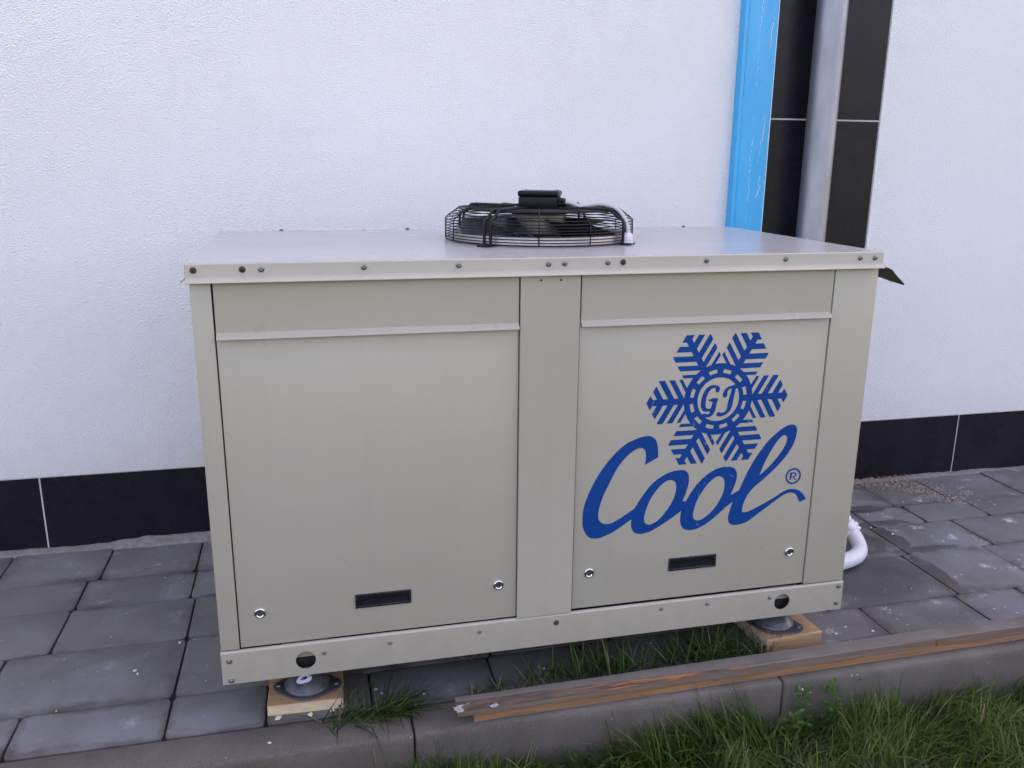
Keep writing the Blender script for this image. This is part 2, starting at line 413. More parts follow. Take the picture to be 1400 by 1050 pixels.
M['plank_side'] = mat_wood('brown_plank', (.095, .058, .036), (.215, .148, .096), (.150, .130, .112), .58, (2.5, 60, 60))
M['lath'] = mat_wood('orange_lath', (.175, .085, .036), (.345, .200, .098), (.19, .145, .105), .20, (2.5, 60, 60))
def mat_bark():
    t = NT('brown_bark'); p = t.pos('world', (8, 60, 60)); q = t.pos('world')
    c = t.mix(t.ramp(t.noise(p, 1.5, 6, .7), .3, .7), (.040, .028, .022), (.125, .092, .074))
    sx = t.n('ShaderNodeSeparateXYZ'); t.l(q, sx.inputs[0])
    torn = t.math('MULTIPLY', t.ramp(sx.outputs[0], .70, .86), t.ramp(t.noise(t.pos('world', (7, 90, 110)), 1.0, 4, .6), .50, .60))
    c = t.mix(torn, c, (.26, .115, .048))                    # torn fresh wood
    return t.out(c, .92, 0.0, t.bump(t.noise(p, 3, 5, .7), .003, .6), .2)
M['bark'] = mat_bark()
M['flake'] = simple('peeling_paint', (.25, .245, .245), .8, 0, .35, 160)
M['grass'] = mat_grass('grass_blades', [(0, (.010, .024, .006)), (.3, (.027, .058, .011)), (.6, (.070, .115, .020)), (.84, (.150, .190, .042)), (.88, (.165, .138, .072)), (1, (.235, .198, .125))])
M['leaf'] = mat_grass('weed_leaves', [(0, (.03, .075, .015)), (.8, (.075, .15, .03)), (1, (.10, .17, .045))])
M['petal'] = simple('white_petals', (.50, .51, .44), .6, 0, .05, 100)
M['crumb'] = simple('tan_sand_crumbs', (.36, .29, .20), .9, 0, .35, 90)
M['pebble'] = simple('white_grit', (.52, .51, .50), .8, 0, .2, 80)
M['chip'] = simple('pale_wood_chip', (.66, .58, .40), .7, 0, .1, 60)
M['moss'] = simple('joint_soil', (.012, .011, .010), .95, 0, .4, 60)
# ------------------------------------------------------------------ lettering outlines (metres on the door sheet)
WORD = [(0.9488,0.4287,1),(0.9505,0.4416),(0.95,0.4555),(0.9462,0.4653),(0.9374,0.4702),(0.9266,0.468),(0.9107,0.4584),(0.8916,0.4385),(0.8775,0.417),(0.8636,0.3879),(0.852,0.3635),(0.8442,0.3386),(0.8407,0.3184),(0.8416,0.3055),(0.847,0.2972),(0.856,0.292),(0.8675,0.2909),(0.88,0.2946),(0.9,0.3052),(0.9283,0.323,1),(0.9464,0.3518),(0.9656,0.3769),(0.9873,0.3946),(1.0074,0.4043),(1.0278,0.4088),(1.0455,0.4085),(1.0553,0.4026),(1.0598,0.3919),(1.0602,0.3753),(1.0571,0.359),(1.0519,0.3427),(1.0474,0.331,1),(1.0563,0.3302,1),(1.0672,0.3498),(1.0846,0.3733),(1.1045,0.3915),(1.1248,0.4033),(1.1436,0.4081),(1.1629,0.4077),(1.1751,0.4026),(1.1819,0.3905),(1.1822,0.3758),(1.1786,0.3593),(1.1742,0.347),(1.1697,0.3358,1),(1.1918,0.3466,1),(1.2001,0.3684),(1.2146,0.4009),(1.2347,0.4355),(1.258,0.4657),(1.2793,0.4849),(1.2985,0.4974),(1.3155,0.5018),(1.3253,0.4979),(1.3301,0.4885),(1.329,0.4705),(1.3225,0.4487),(1.306,0.422),(1.2848,0.3983),(1.2578,0.3736),(1.2306,0.3518),(1.216,0.3346),(1.2074,0.3169),(1.2035,0.3001),(1.2039,0.2927),(1.2083,0.2883),(1.2242,0.2911),(1.2441,0.2994),(1.2667,0.3103),(1.2893,0.3218),(1.3089,0.3333),(1.3234,0.3378),(1.3384,0.3372),(1.3541,0.3307),(1.3658,0.319),(1.3721,0.3089,1),(1.3565,0.3018,1),(1.3519,0.3086),(1.3468,0.3192),(1.3395,0.3264),(1.3273,0.3289),(1.3127,0.3255),(1.293,0.3137),(1.2652,0.2946),(1.2373,0.2755),(1.2178,0.2629),(1.1977,0.2582),(1.1831,0.2584),(1.1724,0.2643),(1.1685,0.2761),(1.1696,0.2889),(1.1734,0.3057),(1.1775,0.3195,1),(1.1581,0.3049),(1.1358,0.2856),(1.1154,0.2704),(1.0947,0.2595),(1.0778,0.2558),(1.0649,0.2566),(1.054,0.2613),(1.0474,0.2715),(1.0446,0.2845),(1.0449,0.2971),(1.0463,0.3076,1),(1.0306,0.2963),(1.0103,0.2835),(0.99,0.2716),(0.9697,0.262),(0.9511,0.2581),(0.9365,0.2599),(0.928,0.266),(0.9229,0.277),(0.9218,0.2865),(0.9228,0.2969,1),(0.9104,0.2897),(0.8985,0.2814),(0.8785,0.2695),(0.861,0.2621),(0.8434,0.2573),(0.8282,0.2583),(0.8166,0.2651),(0.8087,0.2776),(0.8039,0.2936),(0.8033,0.3142),(0.8055,0.337),(0.8134,0.363),(0.8249,0.3885),(0.8401,0.4162),(0.859,0.4422),(0.8804,0.4656),(0.9021,0.4826),(0.9242,0.4922),(0.9441,0.4971),(0.9592,0.4966),(0.971,0.489),(0.9768,0.4762),(0.9795,0.4609),(0.9804,0.4445,1)]
WORD_HOLE_A = [(1.0167,0.3861),(1.0254,0.3813),(1.0295,0.3716),(1.0289,0.3572),(1.0248,0.3388),(1.0155,0.3208),(1.0029,0.3031),(0.9891,0.2886),(0.9749,0.2809),(0.9646,0.2798),(0.956,0.2854),(0.9534,0.2951),(0.9548,0.3075),(0.9592,0.3238),(0.9674,0.3438),(0.9788,0.3614),(0.9924,0.3768),(1.0044,0.385)]
WORD_HOLE_B = [(1.1389,0.3856),(1.1474,0.3807),(1.1519,0.3699),(1.1522,0.3531),(1.1472,0.3345),(1.1378,0.3163),(1.1241,0.2984),(1.1079,0.285),(1.0954,0.2793),(1.0869,0.279),(1.079,0.2845),(1.0765,0.2964),(1.0784,0.3089),(1.0836,0.3274),(1.0929,0.3455),(1.1044,0.3634),(1.1182,0.3779),(1.1304,0.3852)]
WORD_HOLE_C = [(1.2412,0.38,1),(1.2469,0.397),(1.2564,0.42),(1.2687,0.4442),(1.2814,0.4641),(1.2934,0.4751),(1.3012,0.476),(1.3057,0.4693),(1.3053,0.4583),(1.2981,0.4421),(1.2853,0.4235),(1.2695,0.4051),(1.2534,0.3895)]
LETTER_G = [(1.1222,0.5967),(1.1222,0.6016),(1.1174,0.6071),(1.1069,0.609),(1.0959,0.6066),(1.087,0.5994),(1.0815,0.5883),(1.0786,0.5761),(1.078,0.5646),(1.0799,0.5546),(1.0847,0.5485),(1.0917,0.5465),(1.0986,0.5469),(1.1037,0.5486),(1.1025,0.5533),(1.0964,0.5533),(1.0919,0.5556),(1.0898,0.5606),(1.0896,0.5706),(1.0916,0.5836),(1.0968,0.5948),(1.1032,0.601),(1.1092,0.602),(1.1124,0.5989),(1.1127,0.5939),(1.1161,0.5908),(1.1203,0.5919)]
LETTER_G_TAIL = [(1.0959,0.5715,1),(1.0999,0.5757),(1.1084,0.5777),(1.1171,0.5772),(1.12,0.5738),(1.1171,0.5657),(1.116,0.5574),(1.1141,0.5476),(1.1088,0.5379),(1.1013,0.5334),(1.0927,0.5328),(1.0857,0.5344),(1.0809,0.5405,1),(1.0877,0.5425),(1.0956,0.5404),(1.0999,0.541),(1.1013,0.545),(1.1025,0.5524),(1.1053,0.5614),(1.1066,0.5679),(1.102,0.5707)]
LETTER_J = [(1.165,0.6089,1),(1.1514,0.605),(1.1428,0.603),(1.1355,0.5968),(1.1315,0.588),(1.1315,0.5814),(1.1344,0.5776),(1.1396,0.5785),(1.1423,0.5833),(1.1421,0.5907),(1.1451,0.5963),(1.152,0.5976),(1.1496,0.5837),(1.1469,0.5739),(1.1445,0.5608),(1.1436,0.55),(1.1388,0.5445),(1.132,0.5415),(1.1231,0.5441),(1.119,0.5406),(1.1188,0.5365),(1.123,0.5334),(1.1326,0.534),(1.1428,0.5375),(1.1526,0.547),(1.1567,0.5601),(1.1589,0.5765),(1.1612,0.5913),(1.1624,0.5979),(1.1685,0.5975,1),(1.1725,0.6023,1)]
LETTER_R = [(1.3225,0.3613,1),(1.3235,0.3806,1),(1.3339,0.3803),(1.339,0.3777),(1.3406,0.3736),(1.3386,0.3697),(1.3352,0.3683),(1.3411,0.3604,1),(1.3375,0.3604,1),(1.3323,0.3677,1),(1.3272,0.3678,1),(1.3264,0.361,1)]
LETTER_R_HOLE = [(1.3275,0.3706,1),(1.3283,0.3774,1),(1.3343,0.3772),(1.3367,0.3739),(1.3343,0.3706)]
SCRATCHES = [[(1.7224,1.6136),(1.7187,1.5944),(1.7237,1.5794),(1.7158,1.566),(1.7205,1.5447),(1.7146,1.5291),(1.7195,1.5061),(1.7157,1.4865),(1.7195,1.4555)],[(1.7661,1.5943),(1.7595,1.5772),(1.7655,1.562),(1.7546,1.5423),(1.761,1.5232),(1.7531,1.4996),(1.7582,1.4647)],[(1.7633,1.5465),(1.7589,1.5154),(1.7606,1.4687),(1.7538,1.4723)],[(1.7225,1.4423),(1.7177,1.424),(1.7207,1.4108),(1.7175,1.3846)],[(1.7211,1.3553),(1.72,1.3473)],[(1.7556,1.2532),(1.7512,1.2287),(1.7569,1.2083),(1.7489,1.1713),(1.7531,1.1465),(1.7453,1.1174),(1.747,1.0883)],[(1.7642,1.2517),(1.7595,1.2207),(1.7587,1.1879),(1.7544,1.1631)],[(1.7209,1.2428),(1.72,1.2314)],[(1.7226,1.1808),(1.7184,1.1544)],[(1.7198,1.1379),(1.7154,1.113),(1.721,1.0922),(1.7169,1.063)],[(1.7228,1.0504),(1.7177,1.021),(1.723,1.0041),(1.7168,0.9659)],[(1.7597,1.0531),(1.7545,1.0253),(1.762,1.0168),(1.753,0.9998),(1.7626,0.9786)],[(1.723,0.9377),(1.7137,0.9232),(1.7196,0.9102),(1.7136,0.8905)],[(1.7555,1.0041),(1.7482,0.9786)],[(1.7763,1.1922),(1.7754,1.1716),(1.7815,1.1568)]]
# ================================================================== SETTING
GZ = -0.126          # top of the paving
# ground sheet
b = MB(); b.poly([(-150, -150, -.262), (150, -150, -.262), (150, 150, -.262), (-150, 150, -.262)])
tag(b.build('ground', M['ground'], smooth=None), kind='structure')

# ---- paving: bed + stones
b = MB(); b.box(-2.6, 4.9, .014, 1.10, -.26, -.136)
pav = tag(b.build('pavement', M['moss'], smooth=None), kind='structure')
BND = [(.017, .017), (.168, .194), (.431, .458), (.655, .665), (.831, .814), (1.092, 1.088)]
def ybnd(k, x): a, c = BND[k]; return a+(c-a)*(x+.3)/2.5
ROWS = [[-1.75,-1.42,-1.1,-.78,-.457,-.135,.08,.318,.615,.86,1.15,1.39,1.70,2.02,2.232,2.55,2.87,3.1,3.4,3.75,4.1],
        [-1.9,-1.45,-1.0,-.563,-.134,.2,.63,.95,1.27,1.61,2.043,2.355,2.78,3.1,3.5,3.95],
        [-1.8,-1.4,-1.1,-.79,-.465,-.137,.2,.6,.95,1.3,1.7,2.075,2.405,2.72,3.05,3.4,3.8],
        [-1.75,-1.35,-1.1,-.78,-.46,-.152,.15,.5,.85,1.1,1.45,1.76,2.10,2.31,2.577,2.9,3.2,3.6],
        [-1.7,-1.3,-1.0,-.72,-.43,-.157,.2,.5,.8,1.15,1.5,1.9,2.29,2.545,2.865,3.2,3.55]]
def paver(k, x0, x1):
    gx, gy = random.uniform(.0018, .0030), random.uniform(.0004, .0012)
    sk0, sk1 = random.uniform(-.0012, .0012), random.uniform(-.0012, .0012)
    cor = [(x0+gx-sk0, ybnd(k, x0)+gy), (x1-gx-sk1, ybnd(k, x1)+gy), (x1-gx+sk1, ybnd(k+1, x1)-gy), (x0+gx+sk0, ybnd(k+1, x0)-gy)]
    def outline(ins, rad):
        out = []
        for i, c in enumerate(cor):
            p, q = Vector(cor[i-1]), Vector(cor[(i+1) % 4]); c = Vector(c)
            d1, d2 = (p-c).normalized(), (q-c).normalized()
            c2 = c+(d1+d2)*ins
            for t in (0, .5, 1):
                a = (1-t)**2; bb = 2*t*(1-t)*.25; e = t*t
                out.append(c2+d1*rad*a+d2*rad*e+(d1+d2)*0*bb)
        return out
    rad = random.uniform(.012, .020)
    bm = bmesh.new(); dz = random.uniform(-.0016, .0016); tx, ty = random.uniform(-.003, .003), random.uniform(-.003, .003)
    cx, cy = (x0+x1)/2, (cor[0][1]+cor[2][1])/2
    def ring(ins, z): return [bm.verts.new((p.x-cx, p.y-cy, z+dz+(p.x-cx)*tx+(p.y-cy)*ty)) for p in outline(ins, rad)]
    r0, r1, r2_, r3 = ring(0, -.05), ring(0, -.0026), ring(.0008, -.0006), ring(.0024, 0)
    for a, c in ((r0, r1), (r1, r2_), (r2_, r3)):
        for i in range(12): bm.faces.new((a[i], a[(i+1) % 12], c[(i+1) % 12], c[i]))
    bm.faces.new(r3)
    me = bpy.data.meshes.new('paving_stone'); bm.to_mesh(me); bm.free()
    link('paving_stone', me, M['stone'], pav, (cx, cy, GZ), smooth=18)
for k, xs in enumerate(ROWS):
    for x0, x1 in zip(xs, xs[1:]): paver(k, x0, x1)

# ---- kerb: bed + stones with rounded front edge
b = MB(); b.box(-2.6, 5.2, -.080, .006, -.40, -.16)
kerb = tag(b.build('kerb', M['moss'], smooth=None), kind='structure')
def kerb_stone(x0, x1):
    g = .0022; dz = random.uniform(-.002, .002)
    prof = [(.0125, -.45), (.0125, -.131), (.009, -.127), (-.0800, -.1272), (-.0860, -.1300), (-.0885, -.1355), (-.0900, -.150), (-.0915, -.45)]
    bb = MB(); bb.prism([(y, z+dz) for y, z in prof], 'x', x0+g, x1-g)
    es = [e for e in bb.bm.edges if abs(e.verts[0].co.x-e.verts[1].co.x) < 1e-6]
    bmesh.ops.bevel(bb.bm, geom=es, offset=.004, segments=1, affect='EDGES')
    bb.build('kerb_stone', M['kerb'], kerb, smooth=50)
kx = [-2.4, -1.5, -.55, .40, 1.303, 2.3, 3.2, 4.1, 5.0]
for x0, x1 in zip(kx, kx[1:]): kerb_stone(x0, x1)

# ================================================================== HOUSE (wall behind the unit, casts the shade over the yard)
b = MB(); b.box(-11, 9.5, 1.092, 8.5, -.4, 4.9)
house = b.build('house', M['plaster'], smooth=None)
tag(house, 'white rendered house wall with black tiled plinth behind the beige unit', 'building')
b = MB(); b.box(-11, 9.5, 1.0800, 1.091, -.3, 4.88); b.build('grout', M['grout'], house, smooth=None)
b = MB(); b.box(-11, 1.6615, 1.0745, 1.0797, .1225, 4.88, .0025, 2); b.build('plaster', M['plaster'], house)
b = MB(); b.box(2.2335, 9.5, 1.0745, 1.0797, .1225, 4.88, .0025, 2); b.build('plaster', M['plaster'], house)
jx = [-5.43, -4.23, -3.03, -1.83, -.630, .57, 1.668, 2.752, 3.952, 5.152, 6.35]
def tile(x0, x1, z0, z1):
    bb = MB(); bb.box(x0, x1, 1.0785+random.uniform(-.0004, .0004), 1.0797, z0, z1, .0004, 1); bb.build('tile', M['tile'], house)
for x0, x1 in zip(jx, jx[1:]): tile(x0+.0024, x1-.0024, -.25, .1195)
zs = [.1225, 1.2445, 2.36, 3.48, 4.6]
for z0, z1 in zip(zs, zs[1:]): tile(1.6640, 2.2305, z0+.0028, z1-.0028)

# ---- blue foil-covered profile at the pillar
F = 1.040
b = MB()
prof = [(1.6598, 1.0780), (1.6598, F+.006), (1.6618, F+.0015), (1.672, F), (1.6765, F+.003), (1.681, F), (1.7785, F), (1.7805, F+.0015), (1.7805, 1.0780)]
b.prism(prof, 'z', .02, 4.7)
prf = b.build('metal_profile', M['foil'], smooth=30)
tag(prf, 'tall metal profile wrapped in scratched bright blue protective foil left of the downpipe', 'profile')
b = MB(); b.box(1.7785, 1.7815, F-.0012, F-.0002, .021, 4.69); b.build('foil_edge', M['edge'], prf, smooth=None)
b = MB()
for path in SCRATCHES:
    w = random.uniform(.0005, .0012)
    P = [Vector((x, 0, z)) for x, z in path]
    Q = []
    for i in range(len(P)-1):
        for t in (0, .33, .66):
            q = P[i].lerp(P[i+1], t); Q.append((q.x+random.uniform(-.0012, .0012), q.z))
    Q.append((P[-1].x, P[-1].z))
    y = F-.0003-random.uniform(0, .0003)
    for i, ((x0, z0), (x1, z1)) in enumerate(zip(Q, Q[1:])):
        if random.random() < .14: continue
        wa = w*random.uniform(.3, 1.3); wb = w*random.uniform(.3, 1.3)
        b.poly([(x0-wa, y, z0), (x1-wb, y, z1), (x1+wb, y, z1), (x0+wa, y, z0)])
o = b.build('foil_scratch', M['scratch'], prf, smooth=None); o['kind'] = 'stuff'

# ---- downpipe
dp = empty('downpipe', (1.953, 1.003, -.12)); tag(dp, 'round galvanised grey downpipe in front of the black tiled pillar', 'downpipe')
b = MB(); b.lathe([(.049, .02), (.049, .44), (.0515, .445), (.0515, .52), (.050, .525), (.050, 4.8)], 40)
b.build('pipe', M['zinc'], dp, smooth=50)
b = MB(); b.lathe([(.0512, 2.60), (.0535, 2.60), (.0535, 2.63), (.0512, 2.63)], 32); b.box(-.012, .012, .05, .074, 2.602, 2.628)
b.build('pipe_clip', M['zinc'], dp, smooth=50)

# ---- mortar ridge along the foot of the wall
def ridge(name, x0, x1, hf, df, n):
    bm = bmesh.new(); rows = []
    for i in range(n+1):
        x = x0+(x1-x0)*i/n; h = hf(x); d = df(x)
        rows.append([bm.verts.new((x, 1.0785, GZ+h)), bm.verts.new((x, 1.078-d*.35, GZ+h*.86)), bm.verts.new((x, 1.078-d*.75, GZ+h*.35)), bm.verts.new((x, 1.078-d, GZ-.004))])
    for a, c in zip(rows, rows[1:]):
        for j in range(3): bm.faces.new((a[j], c[j], c[j+1], a[j+1]))
    me = bpy.data.meshes.new(name); bm.to_mesh(me); bm.free()
    return link(name, me, M['sand'], None, None, 180)
from mathutils import noise as mn
hL = lambda x: .010+.010*mn.noise(Vector((x*4.3, 2, 0)))+.004*mn.noise(Vector((x*23, 5, 0)))+(.008 if x > -.42 else 0)*min(1, (x+.42)/.08)
o = ridge('mortar', -2.2, .1, lambda x: max(.002, hL(x)), lambda x: .040+.016*mn.noise(Vector((x*7, 9, 0))), 260)
tag(o, 'uneven grey mortar bead along the wall foot on the left', kind='stuff')
hR = lambda x: .004+.007*mn.noise(Vector((x*5.1, 7, 0)))+.004*mn.noise(Vector((x*29, 3, 0)))
o = ridge('mortar', 1.9, 4.2, lambda x: max(.001, hR(x)), lambda x: .034+.014*mn.noise(Vector((x*6, 4, 0))), 260)
tag(o, 'thin grey mortar line along the wall foot on the right', kind='stuff')

def crumbs(name, mat, pts, lo, hi, label):
    bm = bmesh.new()
    for x, y, z in pts:
        s = random.uniform(lo, hi)
        r = bmesh.ops.create_icosphere(bm, subdivisions=1, radius=s) if hi > .004 else None
        if r is None:
            c = Vector((x, y, z+s*.5)); vs_ = [bm.verts.new(c+Vector((random.gauss(0, 1), random.gauss(0, 1), random.gauss(0, .6))).normalized()*s) for _ in range(4)]
            for q in ((0,1,2),(0,2,3),(0,3,1),(1,3,2)): bm.faces.new([vs_[i] for i in q])
        else:
            sx, sy, sz = random.uniform(.6, 1.3), random.uniform(.6, 1.3), random.uniform(.4, .8)
            for v in r['verts']: v.co = Vector((x+v.co.x*sx*random.uniform(.75, 1.2), y+v.co.y*sy*random.uniform(.75, 1.2), z+s*.4+v.co.z*sz))
    bmesh.ops.recalc_face_normals(bm, faces=bm.faces[:])
    me = bpy.data.meshes.new(name); bm.to_mesh(me); bm.free()
    return tag(link(name, me, mat), label, kind='stuff')
pts = []
for _ in range(1800):
    u = random.random()
    if u < .42: x = random.gauss(2.36, .10); y = 1.07-abs(random.gauss(0, .035)); z = GZ+max(0, .012-(1.078-y)*.25)
    elif u < .85:
        t = random.random(); x = 2.43+.16*t+random.gauss(0, .045); y = 1.03-.25*t+random.gauss(0, .035); z = GZ
    else: x = random.gauss(2.45, .12); y = random.gauss(.93, .08); z = GZ
    if y < 1.074: pts.append((x, y, z))
crumbs('sand', M['crumb'], pts, .0016, .0038, 'scattered tan sand crumbs on the paving beside the plinth')
pts = [(-.24, .30, GZ), (-.232, .286, GZ), (.33, .095, GZ), (.343, .075, GZ), (.44, .05, GZ), (.415, .012, GZ), (.745, .09, GZ), (.735, .10, GZ), (1.02, .12, GZ), (1.60, .10, GZ), (1.66, .065, GZ), (1.555, .075, GZ), (1.58, .03, GZ), (-.15, .41, GZ), (.09, -.05, GZ), (1.05,.14,GZ), (2.08,.66,GZ), (2.12,.6,GZ)]
for _ in range(60): pts.append((random.uniform(-.6, 2.5), random.uniform(.03, .9), GZ))
for _ in range(26): pts.append((random.uniform(1.5, 2.1), random.uniform(.03, .3), GZ))
crumbs('grit', M['pebble'], [p for p in pts[:18]], .0041, .0050, 'white grit lying on the grey paving')
crumbs('grit', M['pebble'], pts[18:], .0014, .0032, 'tiny white specks of grit strewn over the paving')

# ================================================================== COOLING UNIT
unit = empty('cooling_unit', (0, 0, 0))
tag(unit, 'large beige sheet-metal cooling unit with blue snowflake logo and top fan', 'cooling unit')
PNT = M['paint']; W = 1.5; D = .745; ZL = .868; ZB = .0775
# near-black box standing in for the shade inside the cabinet
b = MB(); b.box(.012, W-.012, .022, D-.012, .004, .896); b.build('interior_shade', M['dark'], unit, smooth=None)
# base frame with real holes
HOLES = [(.1755, .0365), (1.331, .0400)]
me = to_front(fill2d([[(0, 0), (W, 0), (W, ZB-.004), (0, ZB-.004)]]+[circle(x, z, .0215, 40) for x, z in HOLES], .003), -.001)
base = link('base_frame', me, PNT, unit)
b = MB()
b.prism([(-.004, ZB-.004), (-.0035, ZB-.0022), (-.002, ZB-.0008), (.0005, ZB), (.0036, ZB), (.0036, ZB-.003), (-.001, ZB-.006)], 'x', 0, W)   # rounded top fold
b.box(0, W, D-.003, D, 0, ZB)
b.box(.0, .003, .0, D-.004, 0.001, ZB-.001); b.box(W-.003, W, .0, D-.004, .001, ZB-.001)
b.build('base_fold', PNT, unit, smooth=50)
for x, z in HOLES:
    b = MB(); b.box(x-.05, x+.05, .0165, .0185, z-.0030, ZB-.006); b.lathe([(.0018, .0), (0, .0)], 8, (x-.001, .0162, z+.0085), 'y')
    b.build('inner_flange', PNT, unit, smooth=None)
# posts
def sheet(name, x0, x1, z0, z1, y, th=.0025, bev=.0016, mat=None):
    bb = MB(); bb.box(x0, x1, y, y+th+.012, z0, z1, bev, 2); return bb.build(name, mat or PNT, unit)
sheet('corner_post', 0.001, .0395, ZB+.0024, ZL+.004, -.0005)
sheet('corner_post', 1.3885, W-.001, ZB+.0022, ZL+.004, -.0005)
b = MB(); b.prism([(.6505, ZL+.004), (.6505, .0805), (.653, .0793), (.777, .0793), (.7800, .0808), (.7805, ZL+.004)], 'y', -.0046, .012)
b.build('middle_post', PNT, unit, smooth=None)
for x in (.694, .737):
    b = MB(); b.lathe([(.0024, 0), (.0024, .0003), (0, .0003)], 12, (x, -.0046, .8575), 'y'); b.build('drill_hole', M['dark'], unit, smooth=None)
# side and back panels
b = MB(); b.box(0, .002, .014, D-.002, ZB+.002, ZL+.01); b.build('side_panel', PNT, unit, smooth=None)
b = MB(); b.box(W-.002, W, .014, D-.002, ZB+.002, ZL+.01); b.build('side_panel', PNT, unit, smooth=None)
b = MB(); b.box(.002, W-.002, D-.003, D-.001, ZB+.002, ZL+.01); b.build('back_panel', PNT, unit, smooth=None)

# doors
def door(x0, x1, hx, zb):
    bb = MB(); bb.box(x0, x1, .0025, .016, zb, .772, .0012, 2)
    d = bb.build('door', PNT, unit)
    x0u, x1u = x0+.0012, x1-.0012
    # upper fascia ending in a drip lip that is folded outwards
    bb = MB(); pr = [(.014, ZL+.006), (-.0005, ZL+.006), (-.0005, .7690), (-.0014, .7672), (-.0112, .7584), (-.0116, .7568), (-.0104, .7562), (-.0086, .7576), (.0018, .7668), (.014, .7668)]
    bb.prism(pr, 'x', x0u, x1u)
    bb.build('upper_panel', PNT, unit, smooth=20)
    # recessed handle
    hz = (.1625 if hx < .7 else .1715); w, h = .061, .0162
    bb = MB(); y0 = .0025
    bb.box(hx-w, hx+w, y0-.0042, y0, hz+h-.005, hz+h, .0008, 1); bb.box(hx-w, hx+w, y0-.0042, y0, hz-h, hz-h+.005, .0008, 1)
    bb.box(hx-w, hx-w+.005, y0-.0041, y0, hz-h+.0048, hz+h-.0048, .0008, 1); bb.box(hx+w-.005, hx+w, y0-.0041, y0, hz-h+.0048, hz+h-.0048, .0008, 1)
    bb.poly([(hx-w+.004, y0-.0005, hz+h-.004), (hx-w+.004, y0-.0005, hz-h+.004), (hx+w-.004, y0-.0005, hz-h+.004), (hx+w-.004, y0-.0005, hz+h-.004)])
    bb.prism([(y0-.0004, hz+h-.006), (y0-.0034, hz+h-.0052), (y0-.0034, hz+h-.0085), (y0-.0006, hz+h-.016)], 'x', hx-w+.006, hx+w-.006)
    bb.build('handle', M['handle'], d)
    return d
def lock(d, x, z):
    bb = MB(); bb.lathe([(.0122, 0), (.0122, .0018), (.0112, .0036), (.0096, .0044), (.0080, .0040), (.0066, .0024)], 32, (x, .0025, z), 'y')
    o = bb.build('lock', M['chrome'], d, smooth=60)
    bb = MB(); bb.lathe([(.0078, .0005), (.0066, .0026), (.0042, .0026), (.0040, .0010), (.0020, .0010), (.0014, .0032), (0, .0034)], 20, (x, .0024, z), 'y')
    bb.build('lock_core', M['lockcore'], d, smooth=40)
dl = door(.0420, .6488, .348, .0812); lock(dl, .0862, .159); lock(dl, .6075, .166)
dr = door(.7835, 1.3860, 1.0825, .0832); lock(dr, .8230, .172); lock(dr, 1.3410, .172)

# lid: top sheet with the fan opening, folded fascias with flared lips
FC = (.797, .402); FR = .215
me = fill2d([[(-.002, -.002), (W+.002, -.002), (W+.002, D+.003), (-.002, D+.003)], circle(FC[0], FC[1], FR, 72)], .0024); me.transform(Matrix.Translation((0, 0, .9026)))
lid = link('lid', me, M['lid'], unit)
fas = [(.001, .9050), (-.0022, .9046), (-.0040, .9030), (-.0046, .9006), (-.0046, .8800), (-.0054, .8782), (-.0146, .8696), (-.0150, .8680), (-.0138, .8674), (-.0120, .8686), (-.0030, .8770), (-.0022, .8790), (-.0022, .9020), (.001, .9026)]
b = MB(); b.prism(fas, 'x', -.0042, W+.0042); b.build('lid_fascia', PNT, unit, smooth=24)
b = MB(); b.prism([(D+.001-(y), z) for y, z in fas][::-1], 'x', -.0042, W+.0042); b.build('lid_fascia', PNT, unit, smooth=24)
b = MB(); b.prism([(y, z) for y, z in fas], 'y', -.0018, D+.003); b.build('lid_fascia', PNT, unit, smooth=24)
b = MB(); b.prism([(W-y, z) for y, z in fas][::-1], 'y', -.0018, D+.003); b.build('lid_fascia', PNT, unit, smooth=24)
# bent flap of the lip at the right-hand end, bent lip at the left-hand end
def flap(rows, name, label, mat):
    bm = bmesh.new(); R_ = [[bm.verts.new(p) for p in r] for r in rows]
    for a, c in zip(R_, R_[1:]):
        for i in range(len(a)-1): bm.faces.new((a[i], a[i+1], c[i+1], c[i]))
    bmesh.ops.solidify(bm, geom=bm.faces[:], thickness=.0012); bmesh.ops.recalc_face_normals(bm, faces=bm.faces[:])
    me_ = bpy.data.meshes.new(name); bm.to_mesh(me_); bm.free()
    o = link(name, me_, mat, unit, smooth=60); o['label'] = label
flap([[(W+.003, -.004, .871), (W+.003, .028, .853), (W+.003, .05, .846)], [(W+.020, .000, .868), (W+.026, .030, .848), (W+.020, .052, .843)], [(W+.040, .006, .861), (W+.046, .032, .841), (W+.042, .050, .838)],
      [(W+.062, .018, .846), (W+.066, .032, .832), (W+.066, .044, .829)], [(W+.100, .036, .823), (W+.101, .038, .821), (W+.102, .040, .819)]], 'lid_flap', 'torn dark flap of the lid lip sticking out at the right end', M['underside'])
flap([[(-.004, -.002, .901), (-.004, .04, .901)], [(-.0048, -.003, .889), (-.0048, .04, .889)], [(-.0052, -.003, .874), (-.0052, .04, .874)], [(-.0135, -.003, .866), (-.0135, .04, .866)]], 'lid_flap', 'bent dark lip at the left end of the lid', M['underside'])

